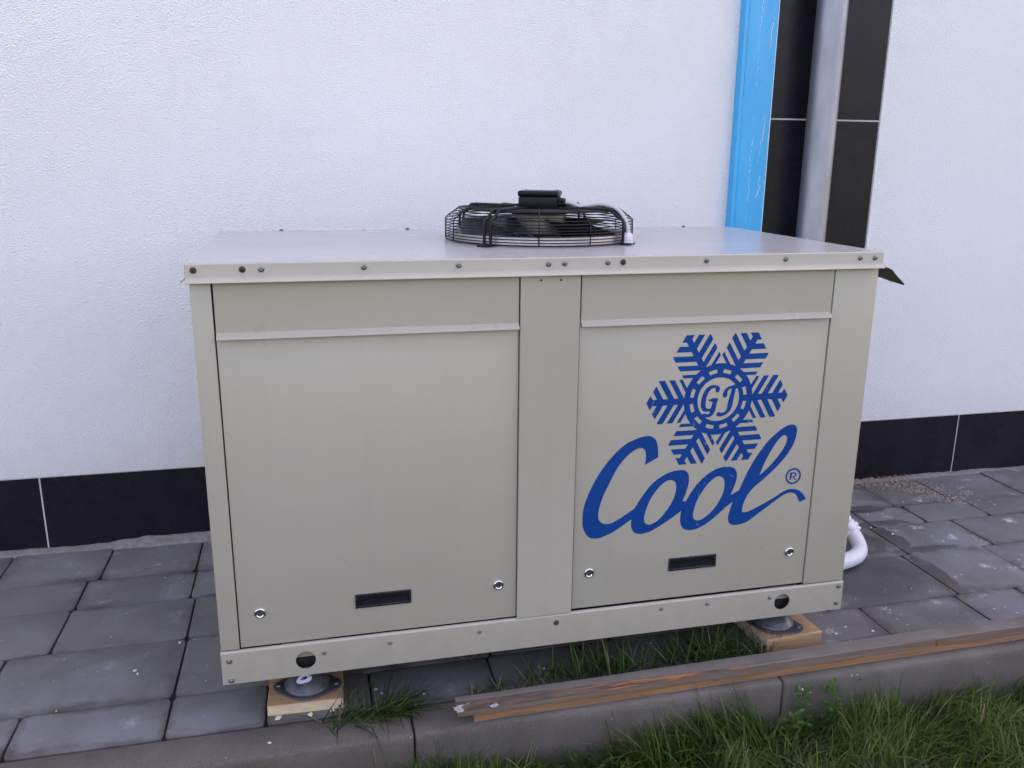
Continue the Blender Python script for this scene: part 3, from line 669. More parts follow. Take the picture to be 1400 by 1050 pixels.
# screws
def screw_mesh(r):
    bb = MB(); bb.lathe([(r, 0), (r, .0010), (r*.80, .0016), (r*.66, .0018), (r*.64, .0046), (r*.42, .0054), (r*.34, .0038), (0, .0034)], 12, (0, 0, 0), 'y'); return bb.mesh('screw')
sm, sr, ss = screw_mesh(.0062), screw_mesh(.0064), screw_mesh(.0048)
for me_ in (sm, ss): me_.materials.append(M['screw'])
sr.materials.append(M['rust'])
def screw(x, y, z, me_=sm, rz=0, label=None):
    o = bpy.data.objects.new('screw', me_); COL.objects.link(o); o.parent = unit; o.location = (x, y, z); o.rotation_euler = (0, random.uniform(0, 1), rz)
    if label: o['label'] = label
for x in (.135, .330, .520, .709, .744, .839, 1.065, 1.256, 1.444, 1.482): screw(x, -.0044, .8922+random.uniform(-.001, .001))
for x in (.011, .100, .873): screw(x, -.0044, .8922, sr, 0, 'rusty brown screw on the lid edge')
for x, z in ((.017, .056), (.018, .009), (1.487, .0655), (1.485, .019)): screw(x, -.0038, z)
for x, z in ((.215, .050), (.359, .0555), (.562, .0565), (1.007, .0605), (1.127, .0595), (1.295, .0560)): screw(x, -.0038, z, ss)
screw(.745, -.0038, .0562, sr, 0, 'rusty brown screw on the base frame')
screw(-.0044, .035, .893, sm, R(-90))
for x in (.158, .505, 1.352): screw(x, D+.0050, .9035, sm, R(180))

# ---- lettering and snowflake on the right-hand door (thin blue vinyl)
dec = link('word_logo', to_front(fill2d([spline(WORD, 4), spline(WORD_HOLE_A, 4), spline(WORD_HOLE_B, 4), spline(WORD_HOLE_C, 4)], .0006), .00255), M['vinyl'], dr)
dec['label'] = 'blue slanted script lettering under the snowflake'
cx, cz = 1.3319, .3708
b1 = fill2d([circle(cx, cz, .0205, 48), circle(cx, cz, .0162, 48)], .0006)
bmx = bmesh.new(); bmx.from_mesh(b1); b2 = fill2d([spline(LETTER_R, 3), spline(LETTER_R_HOLE, 3)], .0006); bmx.from_mesh(b2); bmx.to_mesh(b1); bmx.free()
o = link('registered_mark', to_front(b1, .00255), M['vinyl'], dr); o['label'] = 'small circled R mark'
def flake():
    bm = bmesh.new()
    def addpoly(pts, y):       # pts in flake plane, extruded from the sheet to height y
        me_ = fill2d([pts], y); bm.from_mesh(me_); bpy.data.meshes.remove(me_)
    H = .0505; T = .1758; k = math.tan(R(30)); lvl = [.00052, .00056, .00060, .00064, .00068, .00072]
    def rot2(pts, a): return [(x*math.cos(a)-y*math.sin(a), x*math.sin(a)+y*math.cos(a)) for x, y in pts]
    bars = [(.0618, .0704, .020), (.0811, .0945, .0), (.1048, .1200, .0), (.1312, .1462, .0), (.1566, .1757, .0)]
    for arm in range(6):
        a = R(60*arm); h = lvl[arm % 2]
        addpoly(rot2([(.0775, -.0073), (.1716, -.0073), (T, 0), (.1716, .0073), (.0775, .0073)], a), h)
        for sgn in (1, -1):
            for s1, s2, v0 in bars:
                def top(s): return min(H, (T-s)/(2*k))
                v1, v2 = top(s1), top(s2)
                P = [(s1+k*v0, v0), (s2+k*v0, v0), (s2+k*v2, v2)]
                if v1 >= H-1e-9 and v2 < H: P.append((T-k*H, H))
                P.append((s1+k*v1, v1))
                Q = []
                for p in P:
                    if not Q or abs(p[0]-Q[-1][0])+abs(p[1]-Q[-1][1]) > 1e-5: Q.append(p)
                addpoly(rot2([(x, y*sgn) for x, y in Q], a), lvl[2] if sgn > 0 else lvl[3])
    # ring made of two hoops joined by twelve bridges: rings as one sheet with twelve windows
    win = []
    for i in range(12):
        a0, a1 = R(15+30*i-8.5), R(15+30*i+8.5)
        w_ = [(.0622*math.cos(a0+(a1-a0)*t/4), .0622*math.sin(a0+(a1-a0)*t/4)) for t in range(5)]+[(.0710*math.cos(a1-(a1-a0)*t/4), .0710*math.sin(a1-(a1-a0)*t/4)) for t in range(5)]
        win.append(w_)
    me_ = fill2d([circle(0, 0, .0848, 72), circle(0, 0, .0517, 60)]+win, lvl[4]); bm.from_mesh(me_); bpy.data.meshes.remove(me_)
    bm.to_mesh(mf := bpy.data.meshes.new('snowflake_logo')); bm.free()
    return mf
mf = flake(); mf.transform(Matrix.Translation((1.1206, .5746, 0)))
o = link('snowflake_logo', to_front(mf, .00255), M['vinyl'], dr); o['label'] = 'blue six-armed snowflake with a ring in the middle'
bmx = bmesh.new()
for c_, h in ((LETTER_G, .00060), (LETTER_G_TAIL, .00064), (LETTER_J, .00074)):
    me_ = fill2d([spline(c_, 4)], h); bmx.from_mesh(me_)
me_ = bpy.data.meshes.new('monogram'); bmx.to_mesh(me_); bmx.free()
o = link('monogram', to_front(me_, .00255), M['vinyl'], dr); o['label'] = 'blue slanted monogram letters inside the ring'

# ---- fan on the lid
fan = empty('fan', (FC[0], FC[1], .905), unit)
fan['label'] = 'round black wire fan guard with motor and blades on the lid'
def ringpts(r, z, n=72): return [(r*math.cos(2*math.pi*k/n), r*math.sin(2*math.pi*k/n), z) for k in range(n)]
RG = .2345
prof_g = [(RG, .0045+.0068*i) for i in range(7)]+[(RG-.0005, .0525), (RG-.008, .0595), (RG-.0165, .0665), (RG-.025, .073), (RG-.034, .0775)]
topz = .0790
prof_g += [(RG-.045-.0095*i, topz) for i in range(11)]
for i, (r, z) in enumerate(prof_g):
    b = MB(); b.tube(ringpts(r, z), (.0021 if i == 0 else .00135), 6, closed=True); b.build('guard_ring', M['black_metal'], fan, smooth=180)
def radial(a, off=0, r_=.0014):
    P = [(.078, topz+.0026), (RG-.045, topz+.0026), (RG-.034, .0800), (RG-.008, .0615), (RG+.002, .0530), (RG+.0025, .0045)]
    P = smoothpath([(p[0], off, p[1]) for p in P], 3) if r_ > .003 else [Vector((p[0], off, p[1])) for p in P]
    return [Matrix.Rotation(a, 3, 'Z') @ Vector(p) for p in P]
for k in range(12):
    a = R(30*k+15)
    if k % 3 == 1: continue
    b = MB(); b.tube(radial(a), .0014, 6); b.build('guard_wire', M['black_metal'], fan, smooth=180)
for k in range(4):
    a = R(45+90*k)
    b = MB()
    for off in (-.0085, .0085): b.tube(radial(a, off, .0046), .0036, 8)
    P0 = MB(); P0.box(.077, RG-.044, -.017, .017, topz-.0050, topz-.0022, .0008, 1)
    me_ = P0.mesh('web'); me_.transform(Matrix.Rotation(a, 4, 'Z')); b.bm.from_mesh(me_); bpy.data.meshes.remove(me_)
    b.build('support_arm', M['black_metal'], fan, smooth=60)
    bb = MB(); bb.box(RG-.004, RG+.024, -.017, .017, .0002, .0052, .0022, 2); bb.lathe([(.0068, .0052), (.0068, .0085), (.004, .0096), (0, .0096)], 10, (RG+.013, 0, 0))
    bb.bm.transform(Matrix.Rotation(a, 4, 'Z'))
    bb.build('foot', M['black_metal'], fan)
b = MB(); b.lathe([(0, .066), (.080, .066), (.082, .068), (.082, .0725), (.079, .0745), (0, .0745)], 48); b.build('mounting_plate', M['black_metal'], fan, smooth=30)
b = MB(); b.lathe([(0, .012), (.058, .012), (.066, .017), (.067, .022), (.067, .050), (.069, .052), (.069, .0655), (0, .0656)], 48)
b.build('motor', M['motor'], fan, smooth=40)
def blade(k):
    bm = bmesh.new(); nr, nc = 7, 6; g = []
    for i in range(nr+1):
        t = i/nr; r = .060+t*.140; chord = R(58-22*t+8*math.sin(3.1*t)); mid = R(16*t*t)
        row = []
        for j in range(nc+1):
            s = j/nc-.5; a = mid+chord*s
            z = .0330+.050*s*(1-.40*t)*-1+.006*(s*s-.25)
            row.append(bm.verts.new((r*math.cos(a), r*math.sin(a), z)))
        g.append(row)
    for i in range(nr):
        for j in range(nc): bm.faces.new((g[i][j], g[i+1][j], g[i+1][j+1], g[i][j+1]))
    bmesh.ops.solidify(bm, geom=bm.faces[:], thickness=.0022); bmesh.ops.recalc_face_normals(bm, faces=bm.faces[:])
    bmesh.ops.rotate(bm, verts=bm.verts[:], cent=(0, 0, 0), matrix=Matrix.Rotation(R(72*k+FANROT), 3, 'Z'))
    me_ = bpy.data.meshes.new('fan_blade'); bm.to_mesh(me_); bm.free()
    link('fan_blade', me_, M['blade'], fan, smooth=180)
FANROT = 8
for k in range(5): blade(k)
b = MB(); b.lathe([(.2135, -.03), (.2135, .0005), (.2150, .0195), (.2185, .0225), (.2225, .0225), (.2240, .0205), (.2240, .0002)], 72); b.build('inlet_ring', M['galv'], fan, smooth=50)
b = MB(); b.lathe([(.2130, -.03), (0, -.03)], 48); b.build('fan_well', M['dark'], fan, smooth=None)
# junction box
jb = (-.001, -.012)
JROT = Matrix.Translation((jb[0], jb[1], 0)) @ Matrix.Rotation(R(-24), 4, 'Z') @ Matrix.Translation((-jb[0], -jb[1], 0))
b = MB(); b.box(jb[0]-.0480, jb[0]+.0480, jb[1]-.041, jb[1]+.041, .0748, .1075, .003, 2); b.bm.transform(JROT); b.build('junction_box', M['black_plastic'], fan)
b = MB(); b.box(jb[0]-.0500, jb[0]+.0500, jb[1]-.043, jb[1]+.043, .1078, .1215, .0045, 3)
for sx in (-1, 1):
    for sy in (-1, 1): b.lathe([(.0035, .1213), (.0035, .1222), (0, .1222)], 8, (jb[0]+sx*.040, jb[1]+sy*.033, 0))
b.bm.transform(JROT); b.build('junction_box_lid', M['black_plastic'], fan)
b = MB()
prf_ = [(.0, 0), (.0125, 0), (.0125, .006), (.0105, .0065), (.0105, .012), (.0088, .018), (.0058, .0205), (0, .0205)]
b.lathe(prf_, 6)
b.bm.transform(Matrix.Translation((jb[0]+.0482, jb[1]-.020, .0945)) @ Matrix.Rotation(R(90), 4, 'Y'))
b.bm.transform(JROT); b.build('cable_gland', M['black_plastic'], fan)
gx = (.1753, -.170)
pth = [(.0430, -.0555, .0945), (.0600, -.0630, .0942), (.0700, -.0670, .0905), (.0860, -.0720, .0858), (.106, -.082, .0880), (.1273, -.099, .0915), (.1469, -.122, .0880), (.1600, -.142, .0790), (.1690, -.155, .0640), (.1745, -.165, .0456), (.1753, -.1695, .0290), (.1753, -.170, .020)]
b = MB(); b.tube(smoothpath(pth, 6), .0052, 10); b.build('cable', M['cable'], fan, smooth=180)
b = MB(); b.lathe([(0, .0001), (.0140, .0001), (.0140, .0075), (.0118, .0085), (.0118, .010), (.0128, .011), (.0128, .019), (.0105, .0255), (.0068, .029), (.0056, .029)], 20, (gx[0], gx[1], 0)); b.build('cable_gland', M['white_plastic'], fan, smooth=40)
P_ = Vector(pth[3]); b = MB(); b.tube([P_+Vector((-.002, -.003, .007))*1.0, P_+Vector((0, 0, .0005)), P_+Vector((.001, .003, -.006))], .0022, 6); b.lathe([(.0072, -.002), (.0072, .002), (.0054, .002), (.0054, -.002)], 14, tuple(P_))
b.build('cable_tie', M['white_plastic'], fan, smooth=60)

# ================================================================== SUPPORTS
def block(x0, x1, y0, y1, z1, rz, label):
    cx, cy = (x0+x1)/2, (y0+y1)/2; hx, hy = (x1-x0)/2, (y1-y0)/2
    bb = MB(); bb.box(-hx, hx, -hy, hy, 0, z1-GZ, .0016, 1)
    for f in bb.bm.faces:
        if abs(f.normal.x) > .8 if label.startswith('thick') else f.normal.y < -.8: f.material_index = 1
    o = bb.build('wooden_block', [M['block'], M['block_end']], None, (cx, cy, GZ+.0002), smooth=None)
    o.rotation_euler.z = R(rz); tag(o, label, 'wooden block', 'wooden blocks under the unit')
block(.0865, .256, .042, .245, -.099, -2.0, 'thin pale pine board under the left front corner of the beige unit')
block(1.315, 1.478, .030, .235, -.084, 2.5, 'thick orange pine block under the right front corner of the beige unit')
def mount(x, y, z, ears, rot, label, sticker):
    t = empty('vibration_mount', (x, y, z)); tag(t, label, 'vibration mount', 'rubber vibration mounts between unit and wooden blocks'); t.rotation_euler.z = R(rot)
    out = []
    for k in range(48):
        a = 2*math.pi*k/48
        rr = .0565+(ears-.0565)*max(0, abs(math.cos(a)))**9
        out.append((rr*math.cos(a), rr*math.sin(a)*.95))
    me_ = fill2d([out, circle(ears-.012, 0, .0042, 12), circle(-(ears-.012), 0, .0042, 12)], .006)
    link('flange', me_, M['rubber'], t, (0, 0, .0002), smooth=30)
    H = -z-.006
    bb = MB(); bb.lathe([(.0505, .0062), (.0520, .009), (.0525, .0120), (.0500, .0145), (.0455, .0215), (.0365, .0315), (.0250, .0390), (.0130, .0430), (0, .0435)], 48); bb.build('dome', M['rubber'], t, smooth=60)
    bb = MB(); bb.lathe([(.0062, .042), (.0062, -z-.0005), (0, -z-.0005)], 14); bb.lathe([(.012, .0432), (.012, .051), (0, .051)], 6); bb.build('bolt', M['screw'], t, smooth=40)
    for s in (-1, 1):
        bb = MB(); bb.lathe([(.0040, -.0), (.0040, .007), (.0072, .0072), (.0066, .0094), (0, .0105)], 10, (s*(ears-.012), 0, .0)); bb.build('nail', M['screw'], t, smooth=40)
    if sticker:
        def dome_z(r):
            pr = [(.0, .0435), (.0130, .0430), (.0250, .0390), (.0365, .0315), (.0455, .0215), (.0500, .0145)]
            for (a, za), (c_, zc) in zip(pr, pr[1:]):
                if a <= r <= c_: return za+(zc-za)*(r-a)/(c_-a)
            return .0145
        def patch(cx_, cy_, rx, ry, lift, mat, name, par, a=0):
            bm = bmesh.new(); c0 = None; rows = []
            for i in range(5):
                row = []
                for k in range(20):
                    an = 2*math.pi*k/20; px = rx*i/4*math.cos(an); py = ry*i/4*math.sin(an)
                    qx, qy = cx_+px*math.cos(a)-py*math.sin(a), cy_+px*math.sin(a)+py*math.cos(a)
                    row.append(bm.verts.new((qx, qy, dome_z(math.hypot(qx, qy))+lift)))
                    if i == 0: break
                rows.append(row)
            for k in range(20): bm.faces.new((rows[0][0], rows[1][k], rows[1][(k+1) % 20]))
            for a_, c_ in zip(rows[1:], rows[2:]):
                for k in range(20): bm.faces.new((a_[k], a_[(k+1) % 20], c_[(k+1) % 20], c_[k]))
            me2 = bpy.data.meshes.new(name); bm.to_mesh(me2); bm.free(); link(name, me2, mat, par, smooth=180)
        patch(-.003, -.026, .0175, .0095, .0011, M['sticker'], 'sticker', t, R(8))
        patch(.000, -.0255, .0052, .0030, .0019, M['vinyl'], 'sticker_print', t, R(30))
        patch(-.007, -.0275, .0030, .0018, .0019, M['dark'], 'sticker_print', t, R(10))
mount(.1735, .101, -.0985, .078, -8, 'dark grey rubber mount with white sticker on the left pine board', True)
mount(1.3735, .096, -.0835, .078, -38, 'dark grey rubber mount without sticker on the right pine block', False)

# chips of wood in front of the left board
def chip(x, y, s, rz, label):
    bm = bmesh.new()
    pts_ = [(-1, -.5), (.2, -.8), (1, -.1), (.3, .3), (.1, .9), (-.6, .4)]
    bot = [bm.verts.new((px*s, py*s, 0)) for px, py in pts_]; top = [bm.verts.new((px*s*.8, py*s*.8, s*.45+px*s*.2)) for px, py in pts_]
    for i in range(6): bm.faces.new((bot[i], bot[(i+1) % 6], top[(i+1) % 6], top[i]))
    bm.faces.new(top); bm.faces.new(bot[::-1])
    me_ = bpy.data.meshes.new('wood_chip'); bm.to_mesh(me_); bm.free()
    o = link('wood_chip', me_, M['chip'], None, (x, y, GZ+.0005)); o.rotation_euler.z = rz
    tag(o, label, 'wood chip', 'pale wood chips on the paving')
chip(.106, .034, .0085, .3, 'pale wood chip on the paving by the left end of the thin board')
chip(.177, .030, .0075, 1.4, 'pale wood chip on the paving before the middle of the thin board')
chip(.226, .036, .0065, 2.2, 'pale wood chip half under the grass at the thin board')

# planks on the kerb
def plank(name, x0, x1, y0l, y0r, w, z0, z1, mats, label, wane=False):
    n = 90; bm = bmesh.new(); secs = []
    for i in range(n+1):
        x = x0+(x1-x0)*i/n; yf = y0l+(y0r-y0l)*(x-.5)/1.5
        q = lambda s, a, f=9: a*mn.noise(Vector((x*f, s, 3 if wane else 5)))
        e = .0016; cy = cz_ = e
        if wane:
            g = max(0, 1-(x-.498)/.74)
            cz_ = e+.0105*g**.8*(1+q(7, .35, 14))+(.0035*max(0, mn.noise(Vector((x*24, 1, 2)))) if .6 < x < 1.3 else 0); cy = e+.023*g**.9*(1+q(8, .45, 11))
        P = [(yf+q(1, .001), z0+.0008), (yf-.0005+q(2, .001), z1-cz_), (yf+cy*.45+q(3, .002, 40)*(cy > .004), z1-cz_*.42), (yf+cy, z1+q(4, .0006)), (yf+w-e+q(5, .001), z1+q(6, .0006)), (yf+w+q(7, .001), z1-e), (yf+w, z0)]
        secs.append([bm.verts.new((x, y, z)) for y, z in P])
    for a, c in zip(secs, secs[1:]):
        for j in range(7):
            f = bm.faces.new((a[j], c[j], c[(j+1) % 7], a[(j+1) % 7]))
            if j in (0, 6): f.material_index = 1
            if j in (1, 2): f.material_index = 2 if wane and a[0].co.x < 1.2 else (1 if j == 1 else 0)
    f = bm.faces.new(secs[0]); f.material_index = 1; f = bm.faces.new(secs[-1][::-1]); f.material_index = 1
    bmesh.ops.recalc_face_normals(bm, faces=bm.faces[:])
    me_ = bpy.data.meshes.new(name); bm.to_mesh(me_); bm.free()
    o = link(name, me_, mats, None, None, 35); tag(o, label, 'plank', 'planks lying along the kerb'); return o
pl = plank('plank', .498, 2.80, -.0835, -.0635, .044, -.1030, -.0805, [M['plank_top'], M['plank_side'], M['bark']], 'weathered grey upper plank with peeling white paint at its left end on the kerb', True)
plank('plank', .536, 2.70, -.0765, -.0575, .046, -.1265, -.1036, [M['lath'], M['lath'], M['lath']], 'orange brown lower plank between the weathered plank and the kerb')
# flakes of white paint left on the bark
bm = bmesh.new()
for i in range(19):
    x = .507+.105*random.random()**2.6; u = random.gauss(.36, .10)-(x-.51)*1.5; u = min(.8, max(.03, u)); s_ = random.uniform(.0030, .0075)*(1.1-(x-.5)*4)
    g = max(0, 1-(x-.498)/.74); cy = .0016+.023*g**.9; cz_ = .0016+.0105*g**.8; yf = -.0835+.02*(x-.5)/1.5
    n = random.randint(5, 7); vv = []
    for k in range(n):
        r_ = random.uniform(.6, 1.1); du = s_/.022*math.sin(2*math.pi*k/n)*r_; uu = min(1, max(-.1, u+du))
        vv.append(bm.verts.new((x+s_*2.4*math.cos(2*math.pi*k/n)*r_, yf+cy*uu-.0009, -.0805-cz_*(1-uu)+.0008+random.uniform(0, .0003))))
    bm.faces.new(vv)
me_ = bpy.data.meshes.new('paint_flake'); bm.to_mesh(me_); bm.free(); o = link('paint_flake', me_, M['flake'], pl); o['kind'] = 'stuff'
b = MB(); pr = [Vector((1.752+dx, -.0678-.0012, z)) for dx, z in ((-.005, -.100), (-.003, -.083), (.004, -.0815), (.016, -.083), (.003, -.087), (.0005, -.100))]
b.poly([tuple(p) for p in pr]); b.build('dent', M['bark'], pl, smooth=None)

# ================================================================== WHITE DRAIN HOSE right of the unit
hose = empty('drain_pipe', (1.86, .5, GZ)); tag(hose, 'white bent drain pipe wrapped in tape lying on the paving behind the unit', 'pipe')
def loc(P): return [Vector(p)-Vector((1.86, .5, GZ)) for p in P]
rp = .0245
path = smoothpath([(1.56, .392, GZ+rp+.001), (1.70, .395, GZ+rp+.001), (1.81, .412, GZ+rp+.001), (1.880, .448, GZ+rp+.003), (1.908, .500, GZ+rp+.018), (1.898, .540, GZ+rp+.048), (1.862, .560, GZ+rp+.085), (1.80, .575, GZ+rp+.11), (1.70, .585, GZ+rp+.12)], 7)
b = MB(); b.tube(loc(path), rp, 20); b.build('pipe', M['white_plastic'], hose, smooth=180)
b = MB()
for i in range(5):
    k0 = 5*7-2+i*2; c0 = path[k0]; ax = (path[k0+1]-path[k0-1]).normalized()
    u = ax.cross(Vector((0, 0, 1))).normalized(); v = ax.cross(u)
    P = [c0+(u*math.cos(2*math.pi*k/20)+v*math.sin(2*math.pi*k/20))*(.0235+.0030*math.sin(5*2*math.pi*k/20+i*2))+ax*.005*math.sin(2*math.pi*k/20*2+i) for k in range(20)]
    b.tube(loc(P), .0070+.0025*(i % 2), 8, closed=True)
b.build('wrap_tape', M['wrap'], hose, smooth=180)
b = MB(); c0 = Vector((1.775, .4015, GZ+rp+.001)); P = [c0+Vector((.004*math.sin(k), math.cos(2*math.pi*k/24)*(rp+.0003), math.sin(2*math.pi*k/24)*(rp+.0003)*.99)) for k in range(24)]
b.tube(loc(P), .0012, 5, closed=True); b.build('pipe_seam', M['white_plastic'], hose, smooth=180)

# ================================================================== GRASS
def blades(base, L, az, lean, curl, w, tint, seg=4, twist=None):
    """arrays -> verts, quads, tint; each blade is a tapering bent strip"""
    n = len(L); V = np.zeros((n, seg+1, 2, 3)); pos_ = base.copy(); th = lean.copy()
    side = np.stack([-np.sin(az+twist), np.cos(az+twist), np.zeros(n)], 1)
    for k in range(seg+1):
        t = k/seg; ww = (w*(1-t**1.6)*(.75+.5*min(1, t*3)*.5))[:, None]+.00012
        V[:, k, 0] = pos_-side*ww; V[:, k, 1] = pos_+side*ww
        st = (L/seg)[:, None]
        pos_ = pos_+np.stack([np.sin(th)*np.cos(az), np.sin(th)*np.sin(az), np.cos(th)], 1)*st
        th = th+curl/seg
    F = np.zeros((n, seg, 4), int); o = (np.arange(n)*(seg+1)*2)[:, None]; k = np.arange(seg)[None]*2
    F[:, :, 0] = o+k; F[:, :, 1] = o+k+1; F[:, :, 2] = o+k+3; F[:, :, 3] = o+k+2
    return V.reshape(-1, 3), F.reshape(-1, 4), np.repeat(tint, (seg+1)*2)
def grass_mesh(name, parts, mat):
    Vs, Fs, Ts, off = [], [], [], 0
    for V, F, T in parts: Vs.append(V); Fs.append(F+off); Ts.append(T); off += len(V)
    V = np.concatenate(Vs); F = np.concatenate(Fs); T = np.concatenate(Ts)
    me_ = bpy.data.meshes.new(name); me_.vertices.add(len(V)); me_.vertices.foreach_set('co', V.ravel())
    me_.loops.add(F.size); me_.loops.foreach_set('vertex_index', F.ravel()); me_.polygons.add(len(F))
    me_.polygons.foreach_set('loop_start', np.arange(len(F))*4); me_.polygons.foreach_set('loop_total', np.full(len(F), 4))
    me_.update(calc_edges=True)
    at = me_.attributes.new('tint', 'FLOAT', 'POINT'); at.data.foreach_set('value', T.astype(np.float32))
    me_.polygons.foreach_set('use_smooth', [True]*len(F))
    me_.materials.append(mat); return me_
def field(n, x0, x1, y0, y1, lmin, lmax, wmin, wmax, dead=.10, zb=-.262):
    x = rng.uniform(x0, x1, n); y = rng.uniform(y0, y1, n)
    clump = np.array([mn.noise(Vector((a*7, c*7, 3))) for a, c in zip(x, y)])
    big = np.array([mn.noise(Vector((a*2.3, c*2.3, 8))) for a, c in zip(x, y)])
    keep = (clump+big*.5+rng.uniform(-.45, .65, n)) > -.26
    x, y, clump, big = x[keep], y[keep], clump[keep], big[keep]; n = len(x)
    azf = np.array([mn.noise(Vector((a*4.5, c*4.5, 20)))*5.5 for a, c in zip(x, y)])
    L = rng.uniform(lmin, lmax, n)*(1+.55*clump+.35*big); L *= np.where(rng.random(n) < .06, 1.5, 1)
    az = azf+rng.normal(0, .9, n); lean = np.abs(rng.normal(.55, .38, n)); curl = rng.uniform(.2, 1.7, n)
    tint = np.clip(.42+.28*clump+rng.normal(0, .17, n), 0, .83); tint = np.where(rng.random(n) < dead, rng.uniform(.89, 1, n), tint)
    base = np.stack([x, y, np.full(n, zb)], 1)
    return blades(base, np.maximum(L, .02), az, lean, curl, rng.uniform(wmin, wmax, n), tint, 4, rng.normal(0, .6, n))
fa = field(25000, .15, 2.5, -.80, -.100, .040, .090, .0011, .0023, .05)
ft = field(14000, .15, 2.5, -.80, -.100, .020, .060, .0007, .0012, .55)
fl = field(2200, .15, 2.5, -.75, -.150, .07, .125, .0014, .0026, .02)
fb = field(26000, -3.2, 5.5, -4.5, -.102, .055, .12, .0022, .0042)
fe = field(1500, .3, 2.5, -.135, -.100, .050, .115, .0011, .0022)
tag(link('lawn', grass_mesh('lawn', [fa, fb, fe, ft, fl], M['grass']), None), 'uncut green lawn in front of the concrete kerb', 'lawn', kind='stuff')

def tuft(x, y, z, n, rad, lmin, lmax, azc, azs, lean, label, dead=.08, rx=1.0, tb=.35, wmin=.0010, wmax=.0019):
    a = rng.uniform(0, 2*np.pi, n); r = rad*np.sqrt(rng.random(n))
    base = np.stack([r*np.cos(a)*rx, r*np.sin(a)*.55, np.full(n, -.004)], 1)
    az = rng.normal(azc, azs, n) if azs < 3 else rng.uniform(0, 2*np.pi, n)
    L = rng.uniform(lmin, lmax, n); ln = np.abs(rng.normal(lean, .3, n))
    tint = np.clip(tb+rng.normal(0, .18, n), 0, .83); tint = np.where(rng.random(n) < dead, rng.uniform(.89, 1, n), tint)
    P = blades(base, L, az, ln, rng.uniform(.1, 1.1, n), rng.uniform(wmin, wmax, n), tint, 5, rng.normal(0, .5, n))
    o = link('grass_tuft', grass_mesh('grass_tuft', [P], M['grass']), None, None, (x, y, z))
    return tag(o, label, 'grass tuft', 'grass tufts in the joint beside the kerb')
tuft(.290, .000, GZ, 230, .050, .03, .13, 0.1, 1.1, 1.18, 'flattened grass tuft at the corner of the thin pine board', .08, 2.0, .28, .0010, .0021)
tuft(.360, .006, GZ, 110, .035, .05, .14, 0.15, .7, 1.15, 'low grass tuft on the kerb joint right of the flattened tuft', .1, 1.6, .30)
tuft(.590, .020, GZ, 80, .040, .02, .05, 1.2, 1.2, .8, 'short brownish grass tuft behind the left end of the weathered plank', .45, 1.3)
tuft(.740, .022, GZ, 85, .060, .04, .11, 1.7, 1.3, .80, 'small grass tuft behind the bark edge of the weathered plank', .1, 1.5, .4)
tuft(.885, .028, GZ, 150, .060, .05, .14, 1.6, 1.5, .70, 'tall spiky grass tuft behind the plank under the middle of the unit', .06, 1.5, .42, .0011, .0024)
tuft(1.010, .035, GZ, 60, .05, .04, .09, 1.4, 1.4, .85, 'low grass tuft between the two tall tufts behind the plank', .1, 1.5, .4)
tuft(1.150, .045, GZ, 200, .070, .05, .16, 1.3, 1.5, .72, 'largest grass tuft behind the plank left of the thick pine block', .06, 1.5, .42, .0011, .0025)
tuft(1.275, .020, GZ, 110, .045, .04, .10, 1.2, 1.3, .85, 'grass tuft touching the left side of the thick pine block', .08, 1.3)
tuft(.62, .185, GZ, 60, .05, .015, .04, 1.5, 3.1, .8, 'dark scrap of dry grass in the paving joint under the unit', .5, 2.0, .15)
tuft(.455, -.115, -.262, 170, .05, .07, .160, 1.6, 3.1, .45, 'grass tuft leaning on the kerb face at the bottom of the picture', .05, 1.4, .4, .0011, .0022)
tuft(.62, -.125, -.262, 120, .05, .05, .105, 1.6, 3.1, .5, 'short lawn tuft at the kerb below the left end of the planks', .06, 1.4, .45)
tuft(1.16, -.135, -.262, 420, .085, .10, .20, 2.5, .55, .62, 'tall lawn tuft combed over to the left below the planks', .04, 1.3, .45, .0014, .0027)
tuft(1.01, -.150, -.262, 240, .07, .08, .16, 2.2, .8, .62, 'dense lawn tuft left of the combed tuft at the kerb', .05, 1.3, .42, .0012, .0024)
tuft(1.52, -.140, -.262, 220, .08, .07, .15, 1.5, 1.2, .5, 'bright lawn tuft behind the flowering weeds at the kerb', .04, 1.3, .55, .0012, .0024)

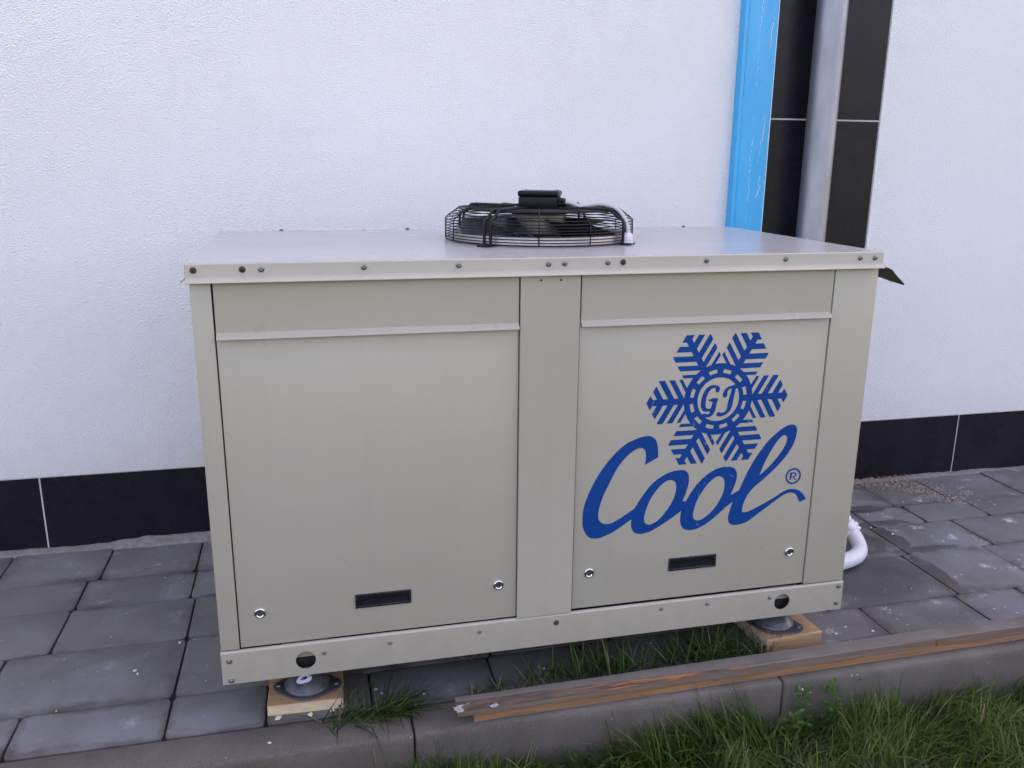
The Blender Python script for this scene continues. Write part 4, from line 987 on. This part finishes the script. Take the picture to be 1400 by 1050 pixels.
# weeds with tiny flowers by the kerb
def weed(x, y, h, nleaf, flowers, label, leafs=.012):
    t = empty('weed', (x, y, -.262)); tag(t, label, 'weed', 'flowering weeds along the kerb')
    top = Vector((random.uniform(-.02, .02), random.uniform(-.01, .02), h))
    sp_ = smoothpath([(0, 0, 0), (top.x*.2, top.y*.1, h*.5), tuple(top)], 6)
    b_ = MB(); b_.tube(sp_, [.0011-.0006*i/len(sp_) for i in range(len(sp_))], 5); 
    s = b_.mesh('stem'); at = s.attributes.new('tint', 'FLOAT', 'POINT'); at.data.foreach_set('value', [.5]*len(s.vertices)); link('stem', s, M['leaf'], t, smooth=180)
    bm = bmesh.new()
    for i in range(nleaf):
        q = sp_[min(len(sp_)-1, int(len(sp_)*random.uniform(.15, .95)))]; a = random.uniform(0, 6.28); l = leafs*random.uniform(.7, 1.4); up = random.uniform(-.2, .7)
        d = Vector((math.cos(a), math.sin(a), up)).normalized(); sd_ = d.cross(Vector((0, 0, 1))).normalized()
        c0 = q+d*l*.5
        P = [c0, c0+d*l*.35+sd_*l*.42, c0+d*l*.8+sd_*l*.36, c0+d*l*1.2, c0+d*l*.8-sd_*l*.36, c0+d*l*.35-sd_*l*.42]
        mid = bm.verts.new(c0+d*l*.6+Vector((0, 0, -l*.12))); vv = [bm.verts.new(p) for p in P]
        for k in range(6): bm.faces.new((vv[k], vv[(k+1) % 6], mid))
    me_ = bpy.data.meshes.new('leaves'); bm.to_mesh(me_); bm.free()
    at = me_.attributes.new('tint', 'FLOAT', 'POINT'); at.data.foreach_set('value', np.random.rand(len(me_.vertices)).astype(np.float32)); o_ = link('leaf_cluster', me_, M['leaf'], t)
    if flowers:
        b_ = MB()
        for i in range(flowers):
            q = sp_[-1]+Vector((random.uniform(-.012, .012), random.uniform(-.012, .012), random.uniform(-.010, .006)))
            b_.lathe([(0, -.0006), (.0014, .0003), (.0017, .0012), (0, .0017)], 6, tuple(q))
        b_.build('flower_head', M['petal'], t, smooth=None)
weed(1.345, -.118, .120, 34, 3, 'leafy weed with tiny white buds right of the kerb joint', .013)
weed(1.30, -.135, .085, 30, 0, 'low leafy weed without flowers at the kerb joint', .014)
weed(1.43, -.122, .115, 46, 0, 'bushy leafy weed between the kerb joint and the bright tuft', .013)
weed(1.50, -.112, .130, 10, 3, 'thin weed with tiny white buds before the plain kerb face', .009)
